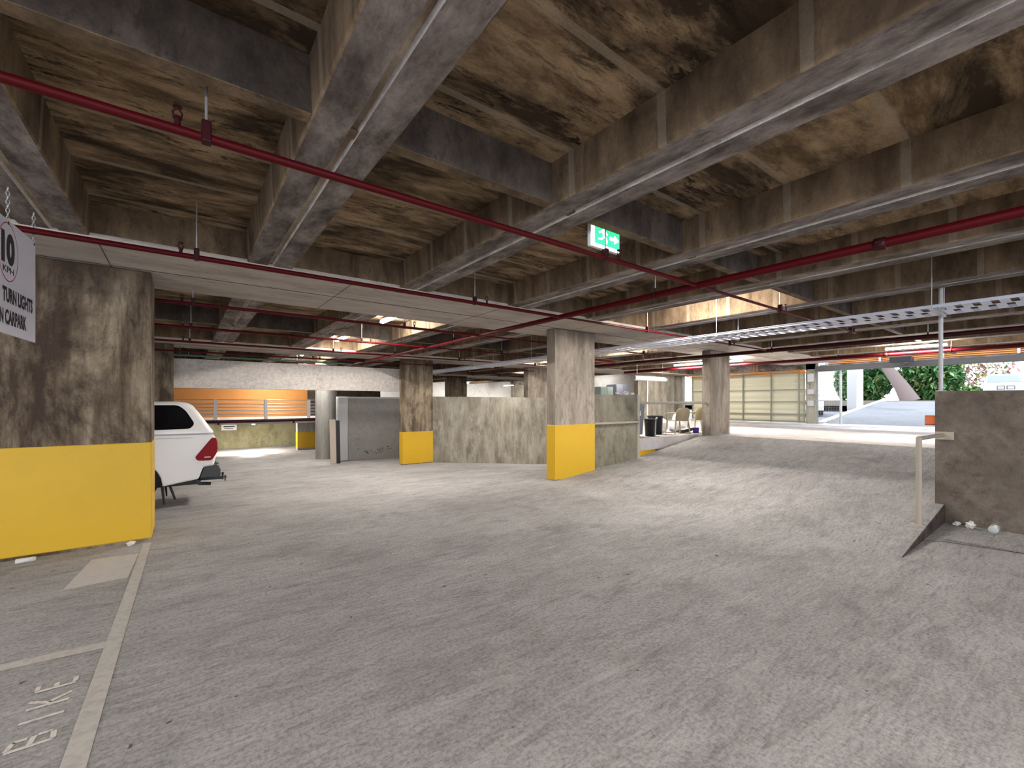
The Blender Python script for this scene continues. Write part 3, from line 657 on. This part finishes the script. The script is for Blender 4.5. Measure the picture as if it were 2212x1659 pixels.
# ------------------------------------------------------------------ white utility vehicle with canopy
def rrect(x0, x1, y0, y1, z, rad=.08, k=4):
    pts = []
    for cx, cy, a0 in ((x1-rad, y1-rad, 0), (x0+rad, y1-rad, 90), (x0+rad, y0+rad, 180), (x1-rad, y0+rad, 270)):
        for i in range(k+1):
            a = math.radians(a0+90*i/k); pts.append((cx+rad*math.cos(a), cy+rad*math.sin(a), z))
    return pts
def arc(cx, cz, rad, a0, a1, n=12):
    return [(cx+rad*math.cos(math.radians(a0+(a1-a0)*i/n)), cz+rad*math.sin(math.radians(a0+(a1-a0)*i/n))) for i in range(n+1)]
def wheel(parent, c, w, P, rad=.38):
    m = MB(); m.lathe([(rad*.62, 0), (rad*.9, 0), (rad, .04), (rad, w-.04), (rad*.9, w), (rad*.62, w)], c, 32, axis='y'); m.v = [P(*v) for v in m.v]; wl = obj('wheel', m, 'rubber', parent)
    wl['_org'] = parent['_org']
    m = MB(); m.lathe([(0, .05), (.08, .04), (rad*.5, .07), (rad*.63, .03), (rad*.63, w-.03), (0, w-.08)], c, 24, axis='y'); m.v = [P(*v) for v in m.v]
    o = obj('rim', m, 'steel', wl)
g0 = low_z(0, 9.75)
def UT(x, y, z): return (x, 9.75+y, z+g0-.073*y)
t = thing('utility_vehicle', 'white utility vehicle with canopy parked behind the large yellow banded pillar', 'utility vehicle', UT(-2.2, .9, 0))
def upart(name, m, mat, parent=None, **kw):
    m.v = [UT(*v) for v in m.v]; o = obj(name, m, mat, parent or t, **kw); o['_org'] = t['_org']; return o
WD = 1.80
poly = [(.42, 1.29), (.455, 1.22), (.475, 1.12), (.475, .95), (.43, .70), (.27, .68), (.20, .47), (-.315, .385)] + arc(-.80, .40, .485, 2, 178) + [(-3.36, .42)] + arc(-3.87, .40, .47, 2, 178) + \
       [(-4.62, .44), (-4.80, .58), (-4.84, .80), (-4.78, 1.0), (-4.55, 1.09), (-3.3, 1.19), (-3.05, 1.27), (-1.15, 1.29)]
m = MB(); m.prism([(x, 0, z) for x, z in poly], (0, WD, 0)); upart('body', m, 'car_white', bevel=.035)
m = MB(); lv = [(1.305, .43, .02, .10), (1.34, .425, .02, .10), (1.50, .325, .055, .10), (1.70, .20, .10, .11), (1.82, .125, .135, .12), (1.875, .05, .20, .12), (1.905, -.06, .32, .12)]
m.loft([rrect(-1.18, xr, yi, WD-yi, z, rd) for z, xr, yi, rd in lv]); canopy = upart('canopy', m, 'car_white')
def can_y(z):
    for a, b in zip(lv, lv[1:]):
        if a[0] <= z <= b[0]: return a[2]+(b[2]-a[2])*(z-a[0])/(b[0]-a[0])
    return .03
def side_glass(pts, yf, name, parent, near=True, off=.007, mat='glass_dark'):
    m = MB(); a = [(x, yf(z)-off if near else WD-yf(z)+off, z) for x, z in pts]
    m.prism(a, (0, .004 if near else -.004, 0)); return upart(name, m, mat, parent)
def rnd(pts, r=.05, k=4):
    out = []; n = len(pts)
    for i in range(n):
        p = Vector(pts[i]); a = Vector(pts[i-1])-p; b = Vector(pts[(i+1) % n])-p
        q = min(r, a.length/2.2, b.length/2.2); s, e = p+a.normalized()*q, p+b.normalized()*q
        for j in range(k+1):
            u = j/k; out.append(tuple(s*(1-u)**2 + p*2*u*(1-u) + e*u*u))
    return out
wp = rnd([(-1.02, 1.825), (-.10, 1.825), (.01, 1.73), (.145, 1.48), (.08, 1.39), (-1.02, 1.375)], .06)
for near in (True, False):
    side_glass(wp, can_y, 'canopy_window', canopy, near)
m = MB(); m.box((-1.17, -.004, 1.288), (.425, WD+.004, 1.306)); upart('canopy_seal', m, 'grey_metal')
m = MB(); m.box((-.165, -.018, 1.235), (-.12, .0, 1.275)); upart('latch', m, 'white', canopy)
m = MB(); m.box((-1.1, -.006, 1.225), (.12, .002, 1.234)); upart('side_molding', m, 'grey_metal')
cl = [(1.26, -3.12, -1.2, .03), (1.5, -2.78, -1.21, .10), (1.70, -2.45, -1.24, .17), (1.78, -2.25, -1.3, .24), (1.80, -2.1, -1.36, .34)]
m = MB(); m.loft([rrect(a, b, yi, WD-yi, z, .09) for z, a, b, yi in cl]); cab = upart('cab', m, 'car_white')
def cab_y(z):
    for a, b in zip(cl, cl[1:]):
        if a[0] <= z <= b[0]: return a[3]+(b[3]-a[3])*(z-a[0])/(b[0]-a[0])
    return .05
for pts in ([(-2.85, 1.32), (-2.1, 1.32), (-2.1, 1.68), (-2.38, 1.68)], [(-2.03, 1.32), (-1.32, 1.32), (-1.36, 1.68), (-2.03, 1.68)]):
    for near in (True, False): side_glass(rnd(pts, .04), cab_y, 'side_window', cab, near)
m = MB(); m.prism([(-3.06, .16, 1.31), (-3.06, WD-.16, 1.31), (-2.50, WD-.26, 1.69), (-2.50, .26, 1.69)], (-.02, 0, .02)); upart('windscreen', m, 'glass_dark', cab)
for s in (0, 1):
    y = -.012 if s == 0 else WD-.11
    m = MB(); m.prism([(x, y, z) for x, z in rnd([(.145, .865), (.40, 1.215), (.468, 1.21), (.487, 1.10), (.487, .95), (.40, .795), (.19, .80)], .04)], (0, .122, 0)); lamp = upart('tail_lamp', m, 'lamp_red', bevel=.01)
    yy = -.015 if s == 0 else WD+.010
    m = MB(); m.prism([(x, yy, z) for x, z in [(.285, .85), (.38, .85), (.38, .87), (.29, .87)]], (0, .005, 0)); upart('lamp_insert', m, 'lamp_clear', lamp)
m = MB(); m.prism([(.295, .02, .715), (.50, .02, .705), (.535, .02, .62), (.54, .02, .50), (.50, .02, .465), (.215, .02, .475)], (0, WD-.04, 0)); bu = upart('rear_bumper', m, 'bumper', bevel=.02)
m = MB(); m.box((.32, .3, .708), (.52, WD-.3, .722)); upart('step_pad', m, 'black', bu)
m = MB(); m.bar(UT(.0, .9, .42), UT(.62, .9, .40), .07, .06); m.bar(UT(.2, .2, .40), UT(.2, 1.6, .40), .08, .08); m.tube([UT(.62, .9, .36), UT(.62, .9, .47)], .018, 8); m.ball(UT(.62, .9, .485), .026, 10)
m.bar(UT(.50, .9, .405), UT(.69, .9, .405), .02, .02); m.tube([UT(.66, .9, .33), UT(.66, .9, .45)], .012, 8); m.tube([UT(.2, .35, .36), UT(.4, .35, .34)], .03, 10)
hitch = obj('tow_hitch', m, 'black', t)
m = MB(); m.box((-4.4, .22, .36), (.18, WD-.22, .80)); upart('chassis', m, 'black')
m = MB(); m.tube([(-.22, .42, .36), (-.14, .42, .10), ], .02, 8); m.tube([(-.3, .3, .38), (.15, .3, .43)], .03, 8); upart('exhaust_pipe', m, 'dark_steel')
for y0_ in (.03, WD-.29):
    m = MB(); m.prism([(-.345, y0_, .44), (-.30, y0_, .40), (-.285, y0_, .07), (-.305, y0_, .065), (-.33, y0_, .30)], (0, .26, 0)); upart('mud_flap', m, 'rubber')
    for xw in (-.80, -3.87): wheel(t, (xw, y0_, .385), .26, UT)
m = MB(); m.box((-4.86, .3, .62), (-4.80, WD-.3, .98)); upart('front_grille', m, 'black')
for y0_ in (.08, WD-.38):
    m = MB(); m.box((-4.84, y0_, .84), (-4.60, y0_+.3, 1.0)); upart('headlamp', m, 'lamp_clear', bevel=.03)

# ------------------------------------------------------------------ landing: bins, chairs, rubbish
LZ = UP-.01
t = thing('wheelie_bin', 'tall grey wheelie bin just behind the cream end post', 'bin', (10.26, 7.85, LZ))
m = MB(); m.loft([rrect(10.05, 10.47, 7.66, 8.08, LZ+.06, .05), rrect(10.0, 10.46, 7.58, 8.14, LZ+.86, .06)]); obj('bin_body', m, 'bin_grey', t)
m = MB(); m.loft([rrect(9.97, 10.48, 7.54, 8.2, LZ+.86, .06), rrect(9.97, 10.48, 7.54, 8.2, LZ+.90, .06), rrect(10.03, 10.44, 7.6, 8.14, LZ+.945, .06)]); obj('lid', m, 'bin_grey', t)
for x in (10.04, 10.38):
    m = MB(); m.lathe([(0, 0), (.085, 0), (.085, .05), (0, .05)], (x, 8.08, LZ+.088), 16, axis='x'); obj('wheel', m, 'black', t)
m = MB(); e = 7.592; m.prism([(10.19, e-.004, LZ+.60), (10.27, e-.004, LZ+.60), (10.25, e-.012, LZ+.66), (10.24, e-.016, LZ+.74), (10.22, e-.016, LZ+.74), (10.21, e-.012, LZ+.66)], (0, -.004, 0)); obj('white_mark', m, 'white', t)
def tub(x, y, r0, r1, h, label):
    t = thing('round_bin', label, 'bin', (x, y, LZ))
    m = MB(); m.lathe([(0, .0), (r0, 0), (r1, h-.03), (r1+.015, h-.03), (r1+.015, h), (r1-.01, h), (r0-.01, .03), (0, .03)], (x, y, LZ), 28); obj('tub', m, 'black', t)
    for s in (-1, 1):
        m = MB(); m.tube([(x+s*(r1+.01), y-.05, LZ+h-.06), (x+s*(r1+.04), y-.05, LZ+h-.09), (x+s*(r1+.04), y+.05, LZ+h-.09), (x+s*(r1+.01), y+.05, LZ+h-.06)], .01, 6); obj('handle', m, 'black', t)
tub(10.70, 7.6, .13, .155, .50, 'smaller round black bin between the wheelie bin and the larger black tub')
tub(11.5, 7.98, .20, .225, .57, 'larger round black tub beside the chair')
m = MB(); m.tube([(10.93, 7.58, LZ), (10.95, 7.58, LZ+.44), (10.97, 7.58, LZ+.52), (11.01, 7.58, LZ+.53), (11.03, 7.58, LZ+.49)], .016, 8)
tag(obj('walking_stick', m, 'steel'), 'grey stick with hooked top standing between the two black bins', 'stick')
def chair(loc, rot, label, mat='chair'):
    t = thing('plastic_chair', label, 'chair', loc, 'plastic armchairs on the landing')
    x, y, z = loc
    m = MB(); m.loft([rrect(x-.24, x+.24, y-.24, y+.22, z+.40, .06), rrect(x-.25, x+.25, y-.25, y+.22, z+.425, .06)]); obj('seat', m, mat, t)
    m = MB()
    secs = []
    for zz_, yy, hw in ((.42, .20, .22), (.55, .235, .235), (.68, .27, .235), (.77, .29, .20), (.81, .298, .12)):
        secs.append([(x-hw, y+yy-.03, z+zz_), (x, y+yy, z+zz_), (x+hw, y+yy-.03, z+zz_), (x+hw, y+yy-.005, z+zz_), (x, y+yy+.025, z+zz_), (x-hw, y+yy-.005, z+zz_)])
    m.loft(secs); obj('backrest', m, mat, t)
    for s in (-1, 1):
        m = MB(); m.tube([(x+s*.25, y-.22, z+.42), (x+s*.275, y-.23, z+.62), (x+s*.275, y-.05, z+.645), (x+s*.26, y+.15, z+.65), (x+s*.225, y+.25, z+.66)], .022, 8); obj('armrest', m, mat, t)
        for q in (-.22, .2):
            m = MB(); m.tube([(x+s*.22, y+q, z+.41), (x+s*.265, y+q*1.15, z)], [.026, .018], 8); obj('leg', m, mat, t)
    t.rotation_euler = (0, 0, rot); return t
chair((12.15, 7.62, LZ), math.radians(158), 'beige plastic armchair beside the black tub on the landing')
chair((13.55, 7.75, LZ), math.radians(150), 'beige plastic armchair half hidden by the bare pale pillar')
m = MB(); m.lathe([(0, 0), (.085, 0), (.10, .17), (.105, .17), (.105, .18), (0, .18)], (13.0, 7.52, LZ), 20)
tag(obj('purple_bucket', m, 'purple'), 'small purple bucket on the landing between the two chairs', 'bucket')
for k, (x, y, r_, sq, lab) in enumerate([(12.25, 8.35, .30, (1.1, .9, .8), 'white rubbish bag behind the black tub'), (12.98, 8.2, .27, (1.3, .9, .75), 'white rubbish bag behind the first beige chair'),
                              (13.75, 8.5, .34, (1, .9, 1.0), 'large white rubbish bag behind the purple bucket')]):
    m = MB(); m.ball((x, y, LZ+r_*sq[2]*.95), r_, 14, sq=sq, jit=.09); m.tube([(x, y, LZ+2*r_*sq[2]*.9), (x+.02, y, LZ+2*r_*sq[2]+.06)], [.05, .02], 8); tag(obj('rubbish_bag', m, 'bag_white'), lab, 'bag')
m = MB(); m.bar((12.55, 7.78, LZ+.06), (13.1, 7.74, LZ+.12), .20, .10); tag(obj('cardboard_piece', m, 'dark_steel'), 'dark folded board lying between the chairs', 'board')
t = thing('hanging_duct', 'grey horizontal duct on a standing pipe above the bins', 'duct', (14.9, 10.6, LZ))
m = MB(); m.tube([(13.9, 10.6, 2.62), (16.0, 10.6, 2.62)], .10, 18); obj('duct', m, 'grey_metal', t)
m = MB(); m.tube([(14.75, 10.6, LZ), (14.75, 10.6, 2.54)], .03, 10); obj('stand_pipe', m, 'grey_metal', t)
for x in (14.1, 15.8):
    m = MB(); m.tube([(x, 10.6, 2.7), (x, 10.6, ZT)], .008, 6); obj('hanger_rod', m, 'steel', t)
m = MB(); m.box((16.6, 14.9, 1.0), (23.25, 17.2, 1.3)); structure('store_floor', m, 'upper', 'raised floor carrying the cabinets behind the landing', 'floor')
for x0_, x1_, z1_, mt, lab in ((18.55, 19.6, 2.55, 'green_cab', 'pale green cabinet showing above the ramp wall'), (19.9, 21.1, 2.72, 'blue_cab', 'grey blue cabinet showing above the ramp wall')):
    if mt not in M: M[mt] = plain(mt, (.36, .45, .40) if mt[0] == 'g' else (.33, .34, .42), .5)
    t = thing('cabinet', lab, 'cabinet', ((x0_+x1_)/2, 16.7, 1.3))
    m = MB(); m.box((x0_, 16.4, 1.3), (x1_, 17.1, z1_)); obj('cabinet_body', m, mt, t, bevel=.01)
    for q in (0, 1):
        a = x0_+(x1_-x0_)*q/2; m = MB(); m.box((a+.02, 16.375, 1.36), (a+(x1_-x0_)/2-.02, 16.398, z1_-.05)); d = obj('door', m, mt, t); m = MB(); m.box((a+.45 if q == 0 else a+.06, 16.35, 1.9), (a+.47 if q == 0 else a+.08, 16.375, 2.1)); obj('handle', m, 'steel', d)
for k, (x, z, r_, lab) in enumerate([(8.42, 1.84, .05, 'pale rubble lump on the ramp wall beside the pillar'), (8.75, 1.84, .07, 'larger pale rubble lump on top of the ramp wall'), (9.0, 1.84, .045, 'small rubble lump on the ramp wall next to the end post')]):
    m = MB(); m.ball((x, 6.91, z+r_*.6), r_, 9, sq=(1.5, .9, .7), jit=.3); tag(obj('rubble_lump', m, 'paper'), lab, 'rubble')
m = MB(); m.prism([(8.44, 1.292, 1.33), (8.53, 1.292, 1.33), (8.55, 1.292, 1.35), (8.55, 1.292, 1.45), (8.53, 1.292, 1.47), (8.44, 1.292, 1.47), (8.42, 1.292, 1.45), (8.42, 1.292, 1.35)], (0, .11, 0))
M['reflector'] = plain('orange_red_reflector', (.55, .12, .03), .4)
tag(obj('reflector_box', m, 'reflector'), 'orange red reflector on the end of the brown half height wall', 'reflector')

# ------------------------------------------------------------------ cream panel gate and exit
GX = 23.25
t = thing('panel_gate', 'cream sheet metal panel gate with tube frame left of the exit opening', 'gate', (GX, 10.8, UP))
m = MB(); nz, ny = 56, 24; vs = []
for j in range(nz+1):
    z = UP+.02+(ZS-.02-UP-.02)*j/nz
    for i in range(ny+1):
        y = 7.98+(13.62-7.98)*i/ny; sag = .05*abs(math.sin((y-7.98)*2.2))
        q = ((z+sag*.35*math.sin(z*5)-UP)/.29) % 1; vs.append((GX+.03-.06*math.sin(math.pi*q)**.6, y, z))
m.add(vs, [(j*(ny+1)+i, j*(ny+1)+i+1, (j+1)*(ny+1)+i+1, (j+1)*(ny+1)+i) for j in range(nz) for i in range(ny)], 0, True); obj('corrugated_sheet', m, 'cream', t)
for z in (UP+.06, 1.10, 1.70, 2.27, 3.16):
    m = MB(); m.box((GX-.09, 7.96, z-.025), (GX-.045, 13.64, z+.025)); obj('rail', m, 'cream_post', t)
for y in (8.0, 8.22, 9.45, 10.8, 12.2, 13.6):
    m = MB(); m.box((GX-.11, y-.025, UP), (GX-.06, y+.025, ZS-.01)); obj('upright', m, 'cream_post', t)
t = thing('gate_pillar', 'grey concrete gate pillar with small boxes between panel gate and mesh', 'pillar', (GX, 7.75, UP), None, 'thing')
m = MB(); m.box((GX-.05, 7.56, UP-.02), (GX+.3, 7.95, ZT)); obj('shaft', m, 'wall', t)
for z, h in ((2.62, .38), (2.05, .22), (1.5, .25)):
    m = MB(); m.box((GX-.13, 7.62, z), (GX-.05, 7.86, z+h)); obj('switch_box', m, 'grey_metal', t)
t = thing('mesh_fence', 'grey wire mesh panel beside the gate pillar', 'fence', (GX, 7.07, UP))
m = MB(); m.tube([(GX, 6.61, UP), (GX, 6.61, 3.12)], .05, 12); obj('post', m, 'grey_metal', t)
m = MB()
for k in range(15): m.tube([(GX, 6.65+k*.061, UP+.05), (GX, 6.65+k*.061, 3.1)], .0035, 4, caps=False)
for k in range(32): m.tube([(GX, 6.62, UP+.06+k*.077), (GX, 7.52, UP+.06+k*.077)], .0035, 4, caps=False)
obj('wire_mesh', m, 'steel', t)
for z in (UP+.04, 1.75, 3.08):
    m = MB(); m.tube([(GX, 6.6, z), (GX, 7.545, z)], .02, 8); obj('rail', m, 'grey_metal', t)
m = MB(); m.box((GX-.12, -3.3, 3.10), (GX+.2, 7.56, 3.32)); structure('trim_3', m, 'dark_steel', 'dark grey lintel box of the exit opening', 'lintel')
t = thing('orange_screen', 'orange slatted screen above the exit opening', 'screen', (24.6, 1.5, 3.32))
m = MB(); m.box((24.62, -4.5, 3.42), (24.66, 7.5, 4.1)); obj('panel', m, 'orange', t)
m = MB()
for k in range(9): m.box((24.55, -4.5, 3.43+k*.075), (24.62, 7.5, 3.47+k*.075))
obj('slat', m, 'orange_dark', t)
for k in range(7):
    m = MB(); m.box((24.5, -4.5+k*2, 3.3), (24.56, -4.42+k*2, 4.1)); obj('upright', m, 'grey_metal', t)
m = MB(); m.box((23.5, -4.5, 3.24), (24.7, 7.5, 3.40)); m2 = MB(); m2.box((23.2, 7.56, 3.20), (23.6, 31, ZT)); structure('trim_5', m2, 'beam', 'concrete lintel above the cream panel gate', 'lintel')
m2 = MB(); m2.box((21.1, 1.6, UP), (21.16, 13, UP+.006)); tag(obj('gate_track', m2, 'dark_steel'), 'dark steel gate track across the bright floor before the exit', 'track')
for zz_, xx_, lab in ((3.12, 22.4, 'copper coloured pipe along the top of the cream gate'), (3.05, 22.75, 'lower copper coloured pipe along the top of the cream gate')):
    m2 = MB(); m2.tube([(xx_, 7.7, zz_), (xx_, 13.5, zz_)], .03, 10); m2.box((xx_-.02, 9.9, zz_), (xx_+.02, 9.94, ZT)); m2.box((xx_-.02, 12.4, zz_), (xx_+.02, 12.44, ZT)); tag(obj('copper_pipe', m2, 'orange'), lab, 'pipe')
structure('trim_4', m, 'beam', 'pale ledge below the orange screen', 'ledge')
t = thing('gate_motor', 'dark motor box hanging above the exit opening', 'motor', (22.6, 4.3, 3.3))
m = MB(); m.box((22.3, 4.1, 3.24), (22.8, 4.75, 3.46)); obj('case', m, 'black', t, bevel=.02)
m = MB(); m.box((22.8, 4.35, 3.25), (23.14, 4.45, 3.30)); obj('arm', m, 'grey_metal', t)

# outside: driveway, kerb wall, pillar, hedge, trees, cars
def dz(x): return UP + max(0, min(1.04, (x-23.6)*.112))
m = MB(); xs = [23.6, 25, 28, 31, 32.9, 36, 60]
m.add([(x, y, dz(x)) for x in xs for y in (-14, 7.4)], [(2*i, 2*i+2, 2*i+3, 2*i+1) for i in range(len(xs)-1)])
structure('driveway', m, 'drive', 'pale sunlit concrete driveway sloping up outside the exit', 'driveway', recalc=False)
m = MB(); m.prism([(23.6, 7.4, UP-.02), (34, 7.4, UP+.9), (34, 7.4, UP+1.16), (23.6, 7.4, UP+.08)], (0, .22, 0)); structure('kerb', m, 'white_wall', 'white kerb wall along the driveway', 'kerb')
m = MB(); m.add([(23.56, 7.6, UP-.01), (60, 7.6, UP+1.0), (60, 30, UP+1.0), (23.56, 30, UP-.01)], [(0, 1, 2, 3)]); structure('outside_ground', m, 'drive', 'pale ground outside behind the mesh panel', 'ground', recalc=False)
t = thing('portico_pillar', 'grey and white square pillar standing outside beside the driveway', 'pillar', (30, 7.9, dz(30)), None, 'thing')
m = MB(); m.box((29.9, 7.62, .9), (30.5, 8.2, 5)); obj('shaft', m, 'white', t)
m = MB(); m.box((29.86, 7.78, 1.3), (29.9, 8.2, 5)); obj('grey_face', m, 'grey_metal', t)
m = MB(); m.box((36.2, -14, dz(36)-.3), (60, 30, dz(36)+.06)); structure('terrain', m, 'soil', 'dry garden bed behind the driveway', 'ground')
def foliage(parent, c, rad, n, mats, size, seed):
    random.seed(seed); m = MB()
    for k in range(n):
        while True:
            p = Vector((random.uniform(-1, 1), random.uniform(-1, 1), random.uniform(-1, 1)))
            if .3 < p.length < 1: break
        p = Vector((c[0]+p.x*rad[0], c[1]+p.y*rad[1], c[2]+p.z*rad[2])); s = random.uniform(.6, 1.3)*size
        q = Matrix.Rotation(random.uniform(0, 6.28), 3, 'Z') @ Matrix.Rotation(random.uniform(-1.2, 1.2), 3, 'X')
        vs = [p + q @ Vector(v) for v in ((-s*.4, 0, 0), (0, -s, 0), (s*.4, 0, .04), (0, s, 0))]
        m.add(vs, [(0, 1, 2, 3)], random.choice(range(len(mats))))
    return obj('foliage', m, mats, parent, recalc=False)
gz = dz(36)+.06
for k, (x, y, rad, n, mats, sz, lab) in enumerate([
        (38.9, 9.75, (1.5, 1.7, 1.9), 4200, ['leaf', 'leaf', 'leaf_pale'], .24, 'dense green shrub behind the driveway, beside the outside pillar'),
        (39.2, 6.3, (1.5, 1.65, 1.9), 3800, ['leaf', 'leaf', 'leaf_pale'], .24, 'dense green shrub behind the driveway, past the leaning trunk'),
        (38.2, 4.3, (.7, .5, .5), 700, ['leaf_pale', 'leaf_pale', 'leaf'], .16, 'low yellowish shrub beside the parked white car'),
        (48, 6.2, (2.4, 3.4, 2.4), 1500, ['leaf_pink', 'leaf_pink', 'leaf_pale'], .22, 'sunlit pinkish shrub behind the parked white car')]):
    t = thing('garden_shrub', lab, 'shrub', (x, y, gz))
    m = MB(); m.tube([(x, y, gz-.1), (x+.1, y, gz+.8), (x+.05, y+.2, gz+1.5)], [.09, .06, .03], 8); obj('stem', m, 'bark', t)
    foliage(t, (x, y, gz+rad[2]*.78), rad, n, mats, sz, 11+k)
t = thing('leaning_tree', 'tree with a pale leaning trunk between the two green shrubs', 'tree', (36.7, 6.9, gz))
m = MB(); m.tube([(36.7, 6.75, gz-.1), (36.7, 7.2, gz+.9), (36.75, 7.9, gz+2.1), (36.9, 8.6, gz+3.6)], [.5, .38, .30, .2], 12); obj('trunk', m, 'bark', t)
foliage(t, (37.2, 8.8, gz+4.9), (2.2, 2.4, 1.4), 900, ['leaf', 'leaf_pale'], .22, 31)

def parked_car(name, label, px_, py_, pz, yaw, tilt=0.):
    """Front faces local -x; base centre at the front axle."""
    mt = Matrix.Translation((px_, py_, pz)) @ Matrix.Rotation(yaw, 4, 'Z') @ Matrix.Rotation(tilt, 4, 'Y')
    P = lambda x, y, z: tuple(mt @ Vector((x, y, z)))
    t = thing(name, label, 'car', (px_, py_, pz))
    def cp(nm, m, mat, parent=None, **kw):
        m.v = [P(*v) for v in m.v]; o = obj(nm, m, mat, parent or t, **kw); o['_org'] = t['_org']; return o
    w = .92
    poly = [(-.85, .30), (-.90, .55), (-.88, .80), (-.78, .98), (.35, 1.10), (3.55, 1.10), (3.70, .95), (3.72, .45), (3.60, .30), (3.18, .30)] + arc(2.75, .32, .40, 0, 180) + [(2.3, .28), (.45, .28)] + arc(0, .32, .40, 0, 180)
    m = MB(); m.prism([(x, -w, z) for x, z in poly], (0, 2*w, 0)); cp('body', m, 'car_white', bevel=.05)
    m = MB(); lv2 = [(1.08, .30, 3.6, .86), (1.35, .72, 3.5, .80), (1.60, 1.10, 3.3, .70), (1.70, 1.40, 3.1, .60), (1.73, 1.7, 2.9, .50)]
    m.loft([rrect(a, b, -yw, yw, z, .12) for z, a, b, yw in lv2]); cb = cp('cabin', m, 'car_white')
    m = MB(); m.prism([(.42, -.74, 1.15), (.42, .74, 1.15), (1.06, .64, 1.585), (1.06, -.64, 1.585)], (-.03, 0, .02)); cp('windscreen', m, 'glass_sky', cb)
    for s in (-1, 1):
        m = MB(); m.prism([(.85, s*.84, 1.16), (3.2, s*.84, 1.16), (3.0, s*.73, 1.56), (1.25, s*.73, 1.56)], (0, s*.012, .004)); cp('side_window', m, 'glass_dark', cb)
        m = MB(); m.box((-.86, s*.62-.22, .74), (-.70, s*.62+.22, .92)); cp('headlamp', m, 'lamp_clear', bevel=.04)
        m = MB(); m.ball((.75, s*1.0, 1.16), .11, 10, sq=(.6, 1, .75)); cp('mirror', m, 'car_white')
        m = MB(); m.box((-.905, s*.20-.17, .66), (-.86, s*.20+.17, .90)); gr = cp('grille', m, 'black', bevel=.01)
        m = MB(); m.box((-.91, s*.20-.14, .69), (-.90, s*.20+.14, .87)); cp('grille_insert', m, 'grey_metal', gr)
        for x in (0, 2.75): wheel(t, (x, s*.92-(.24 if s > 0 else 0), .33), .24, P, .33)
    return t
parked_car('parked_car', 'white parked car outside, seen above the brown half height wall', 40.9, 3.15, dz(40)+.06, math.radians(8))
parked_car('parked_car', 'white car outside behind the mesh panel', 29.5, 10.2, UP+.20, math.radians(20))

# ------------------------------------------------------------------ clean up helper properties
for o in bpy.data.objects:
    if '_org' in o: del o['_org']
